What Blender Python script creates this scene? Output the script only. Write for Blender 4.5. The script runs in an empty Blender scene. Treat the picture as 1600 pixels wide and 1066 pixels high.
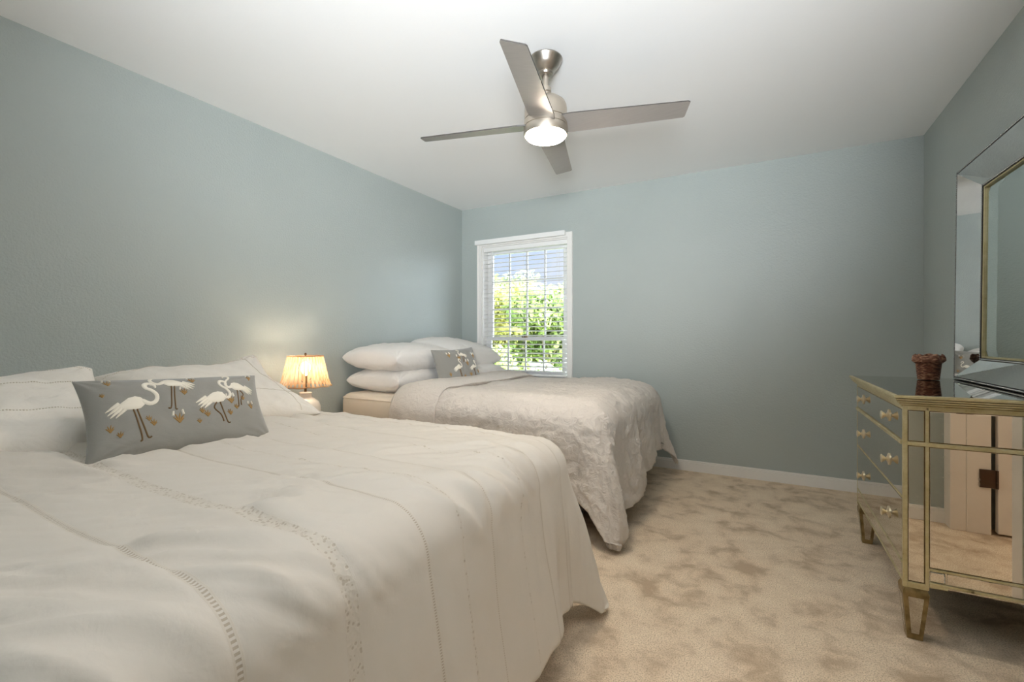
import bpy, bmesh, math, random
import numpy as np
from mathutils import Vector, Matrix
random.seed(7)
SC = bpy.context.scene
COL = SC.collection

# ---------------------------------------------------------------- camera, world, lights, exposure
CAM_H = 1.08
YAW = math.atan2(397, 720)
cd = bpy.data.cameras.new('camera')
cd.sensor_width = 36.0
cd.lens = 36.0 * 720 / 1600
cd.shift_y = -3.0 / 1600
cd.clip_start = 0.02
cam = bpy.data.objects.new('camera', cd)
COL.objects.link(cam)
cam.location = (0, 0, CAM_H)
cam.rotation_euler = (math.radians(90), 0, YAW)
SC.camera = cam

SC.view_settings.view_transform = 'Standard'
SC.view_settings.look = 'None'
SC.view_settings.gamma = 1.0
SC.view_settings.use_curve_mapping = False
SC.view_settings.exposure = 0.15
SC.cycles.use_denoising = True
SC.cycles.max_bounces = 10
SC.cycles.diffuse_bounces = 6
SC.cycles.glossy_bounces = 6
SC.cycles.transparent_max_bounces = 12
SC.cycles.caustics_reflective = False
SC.cycles.caustics_refractive = False
SC.cycles.sample_clamp_indirect = 6.0

FAN_E = 102.0          # radiance of the ceiling fan's diffuser
WORLD_E = .88
SUN_E = 3.2
BULB_W = 92.0
UPX = 115.0
UPZ = 26.0
UPC = 82.0
UP_W = 700.0           # flash bounced off the ceiling from beside the camera
GLOW_E = 430.0          # added glow in the unseen sky, brightening the left wall by the window

def lin(r, g, b):
    def f(c):
        c /= 255.0
        return c / 12.92 if c <= .04045 else ((c + .055) / 1.055) ** 2.4
    return (f(r), f(g), f(b), 1.0)

world = bpy.data.worlds.new('sky')
SC.world = world
world.use_nodes = True
wn, wl = world.node_tree.nodes, world.node_tree.links
wn.clear()
w_out = wn.new('ShaderNodeOutputWorld'); w_bg = wn.new('ShaderNodeBackground')
w_tc = wn.new('ShaderNodeTexCoord'); w_sep = wn.new('ShaderNodeSeparateXYZ')
w_ramp = wn.new('ShaderNodeValToRGB'); w_noise = wn.new('ShaderNodeTexNoise')
w_cr = wn.new('ShaderNodeValToRGB'); w_mix = wn.new('ShaderNodeMixRGB')
wl.new(w_tc.outputs['Generated'], w_sep.inputs[0]); wl.new(w_sep.outputs['Z'], w_ramp.inputs[0])
w_ramp.color_ramp.elements[0].position = 0.0; w_ramp.color_ramp.elements[0].color = (.58, .76, 1.0, 1)
w_ramp.color_ramp.elements[1].position = 0.6; w_ramp.color_ramp.elements[1].color = (.30, .52, 1.0, 1)
w_noise.inputs['Scale'].default_value = 3.2; w_noise.inputs['Detail'].default_value = 7
wl.new(w_tc.outputs['Generated'], w_noise.inputs['Vector']); wl.new(w_noise.outputs['Fac'], w_cr.inputs[0])
w_cr.color_ramp.elements[0].position = .50; w_cr.color_ramp.elements[1].position = .68
wl.new(w_cr.outputs[0], w_mix.inputs[0]); wl.new(w_ramp.outputs[0], w_mix.inputs[1])
w_mix.inputs[2].default_value = (1.0, 1.0, 1.0, 1)
wl.new(w_mix.outputs[0], w_bg.inputs[0]); w_bg.inputs[1].default_value = WORLD_E
# added bright sky patch, out of view, lighting the sill, bed and left wall
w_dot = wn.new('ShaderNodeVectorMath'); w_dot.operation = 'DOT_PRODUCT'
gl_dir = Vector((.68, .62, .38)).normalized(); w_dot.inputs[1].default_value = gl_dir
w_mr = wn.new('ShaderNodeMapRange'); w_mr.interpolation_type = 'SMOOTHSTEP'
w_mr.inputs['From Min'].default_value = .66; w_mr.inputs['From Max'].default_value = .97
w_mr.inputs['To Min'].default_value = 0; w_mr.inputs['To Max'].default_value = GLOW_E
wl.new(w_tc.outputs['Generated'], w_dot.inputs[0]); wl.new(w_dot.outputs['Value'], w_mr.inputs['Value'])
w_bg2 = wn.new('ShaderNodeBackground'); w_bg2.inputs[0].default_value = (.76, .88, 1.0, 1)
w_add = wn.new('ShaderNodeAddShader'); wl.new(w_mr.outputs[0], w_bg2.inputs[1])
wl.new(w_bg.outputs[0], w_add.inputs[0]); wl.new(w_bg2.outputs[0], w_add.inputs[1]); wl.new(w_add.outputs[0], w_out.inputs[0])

def light(name, kind, loc, rot, energy, color, **kw):
    ld = bpy.data.lights.new(name, kind)
    ld.energy = energy; ld.color = color
    for k, v in kw.items(): setattr(ld, k, v)
    o = bpy.data.objects.new(name, ld); COL.objects.link(o)
    o.location = loc; o.rotation_euler = rot
    return o
light('sun', 'SUN', (8, 0, 12), (0, math.radians(42), math.radians(4)), SUN_E, (1, .96, .88), angle=.01)
# the photographer's flash, bounced off the ceiling
light('bounced_flash', 'SPOT', (.28, -.80, 1.25), (math.radians(UPX), 0, math.radians(UPZ)), UP_W, (.89, .945, 1.0), spot_size=math.radians(UPC), spot_blend=1.0, shadow_soft_size=.38)
# guides sampling of the sky through the visible window
pl = light('sky_portal', 'AREA', (-2.09, 4.17, 1.35), (math.radians(-90), 0, 0), 1.0, (1, 1, 1),
           shape='RECTANGLE', size=.95, size_y=1.35)
pl.data.cycles.is_portal = True
light('hall_light', 'POINT', (1.75, 1.4, 2.2), (0, 0, 0), 20.0, (1, .92, .84), shadow_soft_size=.12)

# ---------------------------------------------------------------- helpers
def tag(o, label=None, cat=None, group=None, kind=None):
    if label: o['label'] = label
    if cat: o['category'] = cat
    if group: o['group'] = group
    if kind: o['kind'] = kind
    return o

def empty(name, loc=(0, 0, 0), rz=0.0, label=None, cat=None, group=None, kind=None):
    o = bpy.data.objects.new(name, None); COL.objects.link(o)
    o.empty_display_size = .1
    o.location = loc; o.rotation_euler = (0, 0, rz)
    return tag(o, label, cat, group, kind)

def link_bm(name, bm, mat, parent=None, smooth=False, recalc=True):
    if recalc: bmesh.ops.recalc_face_normals(bm, faces=bm.faces)
    me = bpy.data.meshes.new(name); bm.to_mesh(me); bm.free()
    me.materials.append(mat)
    if smooth: me.polygons.foreach_set('use_smooth', [True] * len(me.polygons))
    o = bpy.data.objects.new(name, me); COL.objects.link(o)
    if parent: o.parent = parent
    return o

def link_np(name, V, F, mat, parent=None, smooth=True):
    me = bpy.data.meshes.new(name)
    me.from_pydata([tuple(v) for v in V], [], [tuple(int(i) for i in f) for f in F])
    me.update(); me.materials.append(mat)
    if smooth: me.polygons.foreach_set('use_smooth', [True] * len(me.polygons))
    o = bpy.data.objects.new(name, me); COL.objects.link(o)
    if parent: o.parent = parent
    return o

def add_box(bm, x0, x1, y0, y1, z0, z1, bev=0.0, seg=2):
    vs = [bm.verts.new(p) for p in ((x0, y0, z0), (x1, y0, z0), (x1, y1, z0), (x0, y1, z0),
                                    (x0, y0, z1), (x1, y0, z1), (x1, y1, z1), (x0, y1, z1))]
    fs = [bm.faces.new([vs[i] for i in q]) for q in
          ((0, 3, 2, 1), (4, 5, 6, 7), (0, 1, 5, 4), (1, 2, 6, 5), (2, 3, 7, 6), (3, 0, 4, 7))]
    if bev > 0:
        es = list({e for f in fs for e in f.edges})
        bmesh.ops.bevel(bm, geom=es, offset=bev, segments=seg, affect='EDGES', profile=.5)
    return vs

def box(name, b, mat, parent=None, bev=0.0, seg=2, smooth=False):
    bm = bmesh.new(); add_box(bm, *b, bev=bev, seg=seg)
    return link_bm(name, bm, mat, parent, smooth)

def add_lathe(bm, prof, cx=0, cy=0, seg=40, cap=True):
    rings = []
    for r, z in prof:
        rings.append([bm.verts.new((cx + r * math.cos(2 * math.pi * k / seg), cy + r * math.sin(2 * math.pi * k / seg), z))
                      for k in range(seg)])
    for a, b in zip(rings, rings[1:]):
        for k in range(seg):
            bm.faces.new((a[k], a[(k + 1) % seg], b[(k + 1) % seg], b[k]))
    if cap:
        bm.faces.new(rings[0]); bm.faces.new(rings[-1][::-1])

def lathe(name, prof, mat, parent=None, cx=0, cy=0, seg=40, smooth=True, cap=True):
    bm = bmesh.new(); add_lathe(bm, prof, cx, cy, seg, cap)
    o = link_bm(name, bm, mat, parent, smooth)
    if smooth: edge_split(o)
    return o

def edge_split(o, deg=38):
    m = o.modifiers.new('edges', 'EDGE_SPLIT'); m.split_angle = math.radians(deg)

def add_tube(bm, pts, r, seg=8, closed=False):
    pts = [Vector(p) for p in pts]; n = len(pts); rs = r if isinstance(r, (list, tuple)) else [r] * n
    rings = []
    prev = None
    for i, p in enumerate(pts):
        if closed: t = (pts[(i + 1) % n] - pts[i - 1])
        else: t = pts[min(i + 1, n - 1)] - pts[max(i - 1, 0)]
        t.normalize()
        if prev is None:
            u = t.cross(Vector((0, 0, 1)))
            if u.length < 1e-3: u = t.cross(Vector((1, 0, 0)))
        else:
            u = prev - t * prev.dot(t)
        u.normalize(); prev = u; w = t.cross(u)
        rings.append([bm.verts.new(p + (u * math.cos(2 * math.pi * k / seg) + w * math.sin(2 * math.pi * k / seg)) * rs[i])
                      for k in range(seg)])
    m = n if closed else n - 1
    for i in range(m):
        a, b = rings[i], rings[(i + 1) % n]
        for k in range(seg): bm.faces.new((a[k], a[(k + 1) % seg], b[(k + 1) % seg], b[k]))
    if not closed:
        bm.faces.new(rings[0][::-1]); bm.faces.new(rings[-1])

# numpy value/gradient noise -------------------------------------------------
_rs = np.random.RandomState(11)
_P = _rs.permutation(512); _P = np.concatenate([_P, _P, _P])
_G = _rs.uniform(0, 2 * np.pi, 512)
def noise2(x, y, seed=0):
    x = np.asarray(x, float) + seed * 17.31; y = np.asarray(y, float) + seed * 9.77
    xi = np.floor(x).astype(int); yi = np.floor(y).astype(int)
    xf = x - xi; yf = y - yi
    def g(ix, iy, dx, dy):
        a = _G[_P[(_P[ix & 511] + iy) & 511]]
        return np.cos(a) * dx + np.sin(a) * dy
    u = xf ** 3 * (xf * (xf * 6 - 15) + 10); v = yf ** 3 * (yf * (yf * 6 - 15) + 10)
    n00 = g(xi, yi, xf, yf); n10 = g(xi + 1, yi, xf - 1, yf)
    n01 = g(xi, yi + 1, xf, yf - 1); n11 = g(xi + 1, yi + 1, xf - 1, yf - 1)
    return (n00 * (1 - u) + n10 * u) * (1 - v) + (n01 * (1 - u) + n11 * u) * v
def ridge(x, y, seed=0):
    return 1 - np.minimum(1, np.abs(noise2(x, y, seed)) * 2.6)
def sstep(a, b, x):
    t = np.clip((x - a) / (b - a), 0, 1); return t * t * (3 - 2 * t)

# ---------------------------------------------------------------- materials
class NT:
    def __init__(s, name, color=(.8, .8, .8, 1), rough=.6, metal=0.0, spec=.5):
        s.m = bpy.data.materials.new(name); s.m.use_nodes = True
        s.n, s.l = s.m.node_tree.nodes, s.m.node_tree.links
        s.b = s.n['Principled BSDF']
        s.b.inputs['Base Color'].default_value = color
        s.b.inputs['Roughness'].default_value = rough
        s.b.inputs['Metallic'].default_value = metal
        s.b.inputs['Specular IOR Level'].default_value = spec
        s.h = None
    def co(s, kind='Object', scale=(1, 1, 1)):
        t = s.n.new('ShaderNodeTexCoord'); mp = s.n.new('ShaderNodeMapping')
        mp.inputs['Scale'].default_value = scale
        s.l.new(t.outputs[kind], mp.inputs[0]); return mp.outputs[0]
    def noise(s, scale, detail=3, vec=None, rough=.5, dist=0.0):
        t = s.n.new('ShaderNodeTexNoise'); t.inputs['Scale'].default_value = scale
        t.inputs['Detail'].default_value = detail; t.inputs['Roughness'].default_value = rough
        t.inputs['Distortion'].default_value = dist
        s.l.new(vec if vec is not None else s.co(), t.inputs['Vector']); return t.outputs['Fac']
    def voro(s, scale, vec=None, feature='F1', out='Distance'):
        t = s.n.new('ShaderNodeTexVoronoi'); t.inputs['Scale'].default_value = scale; t.feature = feature
        s.l.new(vec if vec is not None else s.co(), t.inputs['Vector']); return t.outputs[out]
    def ramp(s, fac, stops):
        r = s.n.new('ShaderNodeValToRGB'); e = r.color_ramp.elements
        e[0].position, e[0].color = stops[0]; e[1].position, e[1].color = stops[-1]
        for p, c in stops[1:-1]:
            k = e.new(p); k.color = c
        s.l.new(fac, r.inputs[0]); return r.outputs[0]
    def math(s, op, a, b=None):
        m = s.n.new('ShaderNodeMath'); m.operation = op
        for i, v in enumerate((a, b)):
            if v is None: continue
            if isinstance(v, (int, float)): m.inputs[i].default_value = v
            else: s.l.new(v, m.inputs[i])
        return m.outputs[0]
    def mix(s, fac, a, b):
        m = s.n.new('ShaderNodeMixRGB')
        for i, v in enumerate((fac, a, b)):
            if isinstance(v, (int, float, tuple)): m.inputs[i].default_value = v
            else: s.l.new(v, m.inputs[i])
        return m.outputs[0]
    def color(s, sock): s.l.new(sock, s.b.inputs['Base Color']); return s
    def bump(s, sock, strength=.3, dist=.01):
        b = s.n.new('ShaderNodeBump'); b.inputs['Strength'].default_value = strength
        b.inputs['Distance'].default_value = dist
        s.l.new(sock, b.inputs['Height'])
        if s.h is not None: s.l.new(s.h, b.inputs['Normal'])
        s.h = b.outputs[0]; s.l.new(s.h, s.b.inputs['Normal']); return s

def g3(v): return (v, v, v, 1)

t = NT('blue_grey_paint', lin(150, 165, 168), .42, spec=.4)
t.color(t.ramp(t.noise(1.2, 4), [(.3, lin(172, 180, 177)), (.7, lin(178, 186, 183))]))
t.bump(t.noise(95, 3, rough=.55), .42, .006); M_WALL = t.m
t = NT('ceiling_paint', lin(244, 244, 243), .8); t.bump(t.noise(110, 2), .12, .003); M_CEIL = t.m
t = NT('white_trim_paint', lin(238, 236, 232), .35); t.bump(t.noise(40, 2), .03, .002); M_TRIM = t.m
t = NT('white_vinyl', lin(240, 240, 240), .3); t.bump(t.noise(60, 2), .02, .001); M_VINYL = t.m
t = NT('blind_slat_white', lin(240, 240, 238), .45); t.bump(t.noise(30, 2, vec=t.co(scale=(1, 20, 20))), .03, .001); M_SLAT = t.m

t = NT('grey_beige_carpet', rough=1.0, spec=.1)
big = t.noise(3.4, 5, rough=.6, dist=.6)
big2 = t.noise(8.0, 4, rough=.6, dist=.35)
fine = t.noise(210, 3, rough=.7)
c1 = t.ramp(t.math('ADD', t.math('MULTIPLY', big, .45), t.math('MULTIPLY', big2, .55)),
            [(.38, lin(190, 168, 143)), (.50, lin(234, 214, 188)), (.62, lin(244, 226, 200))])
c2 = t.mix(t.ramp(fine, [(.34, g3(1)), (.54, g3(0))]), c1, lin(178, 157, 131))
t.color(c2)
t.bump(t.noise(150, 3, rough=.7), .45, .010); t.bump(big2, .25, .02); M_CARPET = t.m

def fabric(name, col, weave=900, wr=.0, rough=.85, sheen=.15, extra=None):
    t = NT(name, col, rough, spec=.2)
    t.b.inputs['Sheen Weight'].default_value = sheen
    t.color(t.mix(t.noise(6, 3), col, tuple(c * .96 for c in col[:3]) + (1,)))
    t.bump(t.noise(weave, 2), .15, .0006)
    if wr: t.bump(t.noise(14, 4, vec=t.co(scale=(1, 1.7, 1.3)), dist=1.2), wr, .02)
    return t.m
M_SHEET = fabric('cream_sheet', lin(226, 214, 196), wr=.12)
M_WHITE = fabric('white_cotton', lin(232, 229, 225), wr=.22)
M_PIL1 = fabric('white_sham_cotton', lin(230, 224, 214), wr=.2)
M_GREYF = fabric('grey_velvet', lin(146, 144, 138), weave=500, wr=.1, sheen=.4)
M_BEADW = fabric('cream_bead_thread', lin(236, 229, 214), weave=250, rough=.6)
M_BEADB = fabric('brown_bead_thread', lin(112, 88, 58), weave=250, rough=.6)
M_GOLDT = fabric('gold_thread', lin(160, 125, 72), weave=250, rough=.5)

def duvet1_mat():
    """white cotton with hemstitched seams that run from head to foot; UV = metres of cloth"""
    t = NT('hemstitched_cotton', lin(208, 201, 190), .85, spec=.2)
    t.b.inputs['Sheen Weight'].default_value = .12
    tc = t.n.new('ShaderNodeTexCoord'); sp = t.n.new('ShaderNodeSeparateXYZ')
    t.l.new(tc.outputs['UV'], sp.inputs[0]); A, B = sp.outputs[0], sp.outputs[1]
    base = lin(210, 203, 192); thread = lin(206, 197, 182); hole = lin(156, 140, 116)
    col = base; h = None
    def line(b0, w):       # 1 inside |B-b0|<w
        return t.math('LESS_THAN', t.math('ABSOLUTE', t.math('SUBTRACT', B, b0)), w)
    def addh(sock, k):
        nonlocal h
        s = t.math('MULTIPLY', sock, k); h = s if h is None else t.math('ADD', h, s)
    for b0, pitch, w in DUV1_LADDER:
        inside = line(b0, w)
        rung = t.math('GREATER_THAN', t.math('FRACT', t.math('DIVIDE', A, pitch)), .5)
        hl = t.math('MULTIPLY', inside, rung)
        edge = t.math('SUBTRACT', line(b0, w * 1.9), inside)
        col = t.mix(t.math('MULTIPLY', edge, .6), col, thread)
        col = t.mix(t.math('MULTIPLY', hl, .6), col, hole)
        addh(edge, 1.0); addh(hl, -1.2)
    for b0, w in DUV1_LACE:
        inside = line(b0, w)
        mp = t.n.new('ShaderNodeMapping'); mp.inputs['Scale'].default_value = (110, 110, 1)
        t.l.new(tc.outputs['UV'], mp.inputs[0])
        vo = t.voro(1.0, mp.outputs[0])
        hl = t.math('MULTIPLY', inside, t.math('LESS_THAN', vo, .34))
        edge = t.math('SUBTRACT', line(b0, w + .004), line(b0, w - .002))
        col = t.mix(t.math('MULTIPLY', inside, .35), col, thread)
        col = t.mix(t.math('MULTIPLY', hl, .45), col, hole)
        addh(edge, 1.2); addh(t.math('MULTIPLY', inside, vo), .9)
    t.color(col)
    t.bump(t.noise(900, 2), .12, .0006)
    t.bump(t.noise(16, 4, vec=t.co(scale=(1, 1.2, 1)), dist=.3), .16, .02)
    t.bump(h, .55, .003)
    return t.m
DUV1_LADDER = [(.385, .0085, .0042), (.805, .006, .0028), (1.062, .006, .0018), (1.375, .006, .0022), (1.56, .006, .0018),
               (.16, .006, .0022)]
DUV1_LACE = [(.585, .016), (.93, .004), (1.22, .003)]

def duvet2_mat():
    t = NT('crinkled_jacquard_cotton', lin(236, 232, 228), .85, spec=.2)
    t.b.inputs['Sheen Weight'].default_value = .15
    v = t.noise(22, 5, dist=2.2, rough=.6)
    t.color(t.mix(t.noise(5, 3), lin(221, 213, 204), lin(213, 205, 196)))
    t.bump(t.noise(800, 2), .12, .0006)
    t.bump(v, .55, .02)
    t.bump(t.voro(26, feature='SMOOTH_F1'), .25, .012)
    return t.m

def mirror_mat(name, col, rough=.02, spots=.25):
    t = NT(name, col, rough, 1.0)
    n = t.noise(2.6, 5, rough=.6)
    t.color(t.ramp(n, [(.35, tuple(c * .84 for c in col[:3]) + (1,)), (.65, col)]))
    sp = t.noise(38, 2)
    t.l.new(t.math('MULTIPLY', t.ramp(sp, [(.60, g3(0)), (.78, g3(1))]), spots), t.b.inputs['Roughness'])
    return t.m
M_MIRR = mirror_mat('antique_mirror_glass', lin(214, 208, 196), .03, .12)
M_MIRRTOP = mirror_mat('smoked_mirror_glass', lin(186, 180, 170), .03, .05)
M_GLASSM = NT('clear_mirror_glass', lin(206, 214, 208), .01, 1.0).m
M_FRAMEM = mirror_mat('bevelled_mirror_strip', lin(226, 226, 224), .03, .05)

t = NT('worn_champagne_gilt', rough=.42, metal=.55)
n = t.noise(16, 6, rough=.7)
t.color(t.ramp(n, [(.27, lin(104, 90, 60)), (.36, lin(186, 172, 128)), (.60, lin(206, 194, 154)), (.75, lin(220, 211, 178))]))
t.bump(t.noise(60, 3), .25, .002); M_GILT = t.m
t = NT('bronze_gilt', rough=.45, metal=.5)
t.color(t.ramp(t.noise(30, 5), [(.35, lin(84, 62, 36)), (.6, lin(128, 100, 62))])); M_BRONZE = t.m
t = NT('silver_beading', lin(200, 200, 198), .25, 1.0); t.bump(t.noise(200, 2), .1, .001); M_SILVER = t.m
t = NT('black_lacquer', lin(38, 34, 32), .4); t.bump(t.noise(40, 2), .03, .001); M_BLACK = t.m
t = NT('brushed_nickel', lin(190, 182, 172), .3, 1.0)
t.bump(t.noise(60, 3, vec=t.co(scale=(1, 1, 30))), .05, .001); M_NICKEL = t.m
t = NT('satin_nickel', lin(196, 186, 172), .38, .9)
t.bump(t.noise(60, 3, vec=t.co(scale=(1, 1, 30))), .05, .001); M_NICKEL2 = t.m
t = NT('silver_blade', lin(165, 162, 158), .4, .45)
t.color(t.ramp(t.noise(22, 4, vec=t.co(scale=(.6, 8, 1))), [(.3, lin(166, 161, 156)), (.7, lin(173, 168, 163))])); M_BLADE = t.m
t = NT('dark_blade_edge', lin(70, 66, 62), .5); t.bump(t.noise(50, 2), .03, .001); M_BLADEE = t.m

t = NT('white_glazed_ceramic', lin(240, 232, 220), .25); t.bump(t.noise(9, 3), .05, .004); M_CERAM = t.m
t = NT('brown_woven_reed', rough=.55)
t.color(t.ramp(t.noise(46, 4, vec=t.co(scale=(1, 1, 3))), [(.3, lin(74, 42, 30)), (.5, lin(122, 76, 54)), (.68, lin(186, 146, 116))]))
t.bump(t.noise(90, 3), .4, .003); M_REED = t.m
t = NT('pale_oak', rough=.5)
t.color(t.ramp(t.noise(7, 5, vec=t.co(scale=(1, 9, 9))), [(.3, lin(150, 120, 88)), (.7, lin(184, 154, 120))])); M_OAK = t.m
t = NT('mattress_ticking', lin(222, 214, 202), .9); t.bump(t.noise(300, 2), .2, .001); M_TICK = t.m
t = NT('painted_door', lin(236, 228, 218), .4); t.bump(t.noise(30, 2), .03, .001); M_DOOR = t.m
t = NT('hall_paint', lin(222, 206, 190), .7); t.bump(t.noise(90, 2), .1, .003); M_HALL = t.m
t = NT('dark_hinge_metal', lin(92, 72, 58), .4, .6); t.bump(t.noise(40, 2), .03, .001); M_HINGE = t.m

def emis(name, col, strength):
    t = NT(name, col, .4); t.b.inputs['Emission Color'].default_value = col
    t.b.inputs['Emission Strength'].default_value = strength; return t.m
M_DIFFUSER = emis('lit_opal_diffuser', (1.0, .86, .70, 1), FAN_E)
M_BULB = emis('lit_bulb_glass', (1.0, .82, .6, 1), 60.0)

def rattan():
    m = bpy.data.materials.new('backlit_rattan'); m.use_nodes = True
    n, l = m.node_tree.nodes, m.node_tree.links; n.clear()
    o = n.new('ShaderNodeOutputMaterial'); d = n.new('ShaderNodeBsdfDiffuse'); tr = n.new('ShaderNodeBsdfTranslucent')
    mx = n.new('ShaderNodeMixShader'); no = n.new('ShaderNodeTexNoise'); r = n.new('ShaderNodeValToRGB')
    tc = n.new('ShaderNodeTexCoord'); l.new(tc.outputs['Object'], no.inputs['Vector']); no.inputs['Scale'].default_value = 14
    l.new(no.outputs['Fac'], r.inputs[0])
    r.color_ramp.elements[0].color = lin(206, 160, 118); r.color_ramp.elements[0].position = .35
    r.color_ramp.elements[1].color = lin(238, 212, 176); r.color_ramp.elements[1].position = .65
    l.new(r.outputs[0], d.inputs[0]); l.new(r.outputs[0], tr.inputs[0])
    mx.inputs[0].default_value = .42
    l.new(d.outputs[0], mx.inputs[1]); l.new(tr.outputs[0], mx.inputs[2]); l.new(mx.outputs[0], o.inputs[0])
    return m
M_RATTAN = rattan()
t = NT('window_glass', (1, 1, 1, 1), .0)
t.b.inputs['Transmission Weight'].default_value = 1.0; t.b.inputs['IOR'].default_value = 1.01; M_PANE = t.m

# ---------------------------------------------------------------- room shell
XL, XR, YB, YR, H = -2.819, .921, 4.016, -1.5, 2.44
HX = 2.25            # far side of the hallway
DY0, DY1, DZ = .82, 1.57, 2.05      # doorway in the right wall
WX0, WX1, WZ0, WZ1 = -2.565, -1.617, .70, 2.03    # window opening in the back wall
def struct(name, boxes, mat, bev=0.0, kind='structure'):
    bm = bmesh.new()
    for b in boxes: add_box(bm, *b, bev=bev)
    return tag(link_bm(name, bm, mat), kind=kind)

struct('floor', [(XL - .12, HX + .12, YR - .12, YB + .14, -.1, 0)], M_CARPET)
struct('ceiling', [(XL - .12, HX + .12, YR - .12, YB + .14, H, H + .12)], M_CEIL)
struct('wall_left', [(XL - .12, XL, YR - .12, YB + .14, 0, H)], M_WALL)
struct('wall_back', [(XL, WX0, YB, YB + .14, 0, H), (WX1, XR, YB, YB + .14, 0, H),
                     (WX0, WX1, YB, YB + .14, 0, WZ0), (WX0, WX1, YB, YB + .14, WZ1, H)], M_WALL)
struct('wall_right', [(XR, XR + .12, DY1, YB + .14, 0, H), (XR, XR + .12, .67, DY1, DZ, H)], M_WALL)
struct('wall_stub', [(.62, 1.0, YR, .67, 0, H), (1.0, HX, .55, .67, 0, H)], M_WALL)
struct('wall_rear', [(XL, HX, YR - .12, YR, 0, H)], M_WALL)
struct('wall_hall', [(HX, HX + .12, YR - .12, YB + .14, 0, H), (XR + .12, HX, 2.6, 2.72, 0, H)], M_HALL)

def baseboard(name, b, axis):
    bm = bmesh.new(); x0, x1, y0, y1 = b
    add_box(bm, x0, x1, y0, y1, 0, .07, bev=.002)
    if axis == 'x': add_box(bm, x0, x1, y0 + .004, y1, .07, .086, bev=.003)
    elif axis == 'l': add_box(bm, x0, x1 - .004, y0, y1, .07, .086, bev=.003)
    else: add_box(bm, x0 + .004, x1, y0, y1, .07, .086, bev=.003)
    return tag(link_bm(name, bm, M_TRIM), kind='structure')
baseboard('baseboard_back', (XL, XR, YB - .016, YB), 'x')
baseboard('baseboard_left', (XL, XL + .016, YR, YB - .016), 'l')
bm_r = baseboard('baseboard_right', (XR - .016, XR, DY1 + .09, YB - .016), 'r')
bm = bmesh.new(); add_box(bm, .62, XR, .67, .686, 0, .07, bev=.002); add_box(bm, .62, XR, .67, .682, .07, .086, bev=.003); tag(link_bm('baseboard_stub', bm, M_TRIM), kind='structure')

# doorway casing and the open door, seen only in the mirrored dresser
struct('trim_1', [(XR - .005, .985, .67, .775, 0, DZ), (.985, 1.085, .67, .78, 0, DZ), (XR - .02, XR, DY1, DY1 + .09, 0, DZ + .1),
                  (XR - .001, XR + .121, DY1 - .02, DY1 + .001, 0, DZ)], M_DOOR, bev=.003)
dr = empty('door_1', (1.10, .76, 0), kind='structure')
box('door_panel', (.012, .76, -.02, .02, .012, 2.03), M_DOOR, dr, bev=.003)
bm = bmesh.new()
for z in (.31, 1.1, 1.85): add_box(bm, -.065, .002, .02, .027, z - .05, z + .05, bev=.002); add_tube(bm, [(.006, .03, z - .05), (.006, .03, z + .05)], .006)
link_bm('hinge', bm, M_HINGE, dr)
bm = bmesh.new(); add_tube(bm, [(.69, .02, 1.0), (.69, .07, 1.0)], .01); add_lathe(bm, [(.001, 0), (.03, 0)], 0, 0, 8, False)
bm.free()
bm = bmesh.new(); add_tube(bm, [(.69, .02, 1.0), (.69, .045, 1.0), (.69, .06, 1.0), (.69, .085, 1.0)], [.028, .01, .026, .02], 16)
link_bm('door_knob', bm, M_NICKEL, dr, True)

# ---------------------------------------------------------------- window 1 (visible)
w = empty('window_1', ((WX0 + WX1) / 2, YB, WZ0), kind='structure')
def wbox(bm, x0, x1, y0, y1, z0, z1, bev=.003):
    cx = (WX0 + WX1) / 2; add_box(bm, x0 - cx, x1 - cx, y0 - YB, y1 - YB, z0 - WZ0, z1 - WZ0, bev=bev)
bm = bmesh.new(); cw = .048
for (a, b_, c, d_) in ((WX0 - cw, WX0, WZ0 - .02, WZ1 + cw), (WX1, WX1 + cw, WZ0 - .02, WZ1 + cw), (WX0 - .0, WX1 + .0, WZ1, WZ1 + cw)):
    wbox(bm, a, b_, YB - .02, YB, c, d_)
for (a, b_) in ((WX0 - cw, WX0 - cw + .014), (WX1 + cw - .014, WX1 + cw)): wbox(bm, a, b_, YB - .028, YB - .019, WZ0 - .02, WZ1 + cw)
link_bm('casing', bm, M_TRIM, w)
bm = bmesh.new()
wbox(bm, WX0, WX1, YB - .03, YB + .14, WZ0 - .02, WZ0 + .012, .004)
wbox(bm, WX0, WX0 + .012, YB, YB + .14, WZ0 + .012, WZ1 - .012, 0); wbox(bm, WX1 - .012, WX1, YB, YB + .14, WZ0 + .012, WZ1 - .012, 0)
wbox(bm, WX0, WX1, YB, YB + .14, WZ1 - .012, WZ1, 0)
link_bm('sill_and_jamb', bm, M_TRIM, w)
GX0, GX1 = -2.535, -1.67
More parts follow.
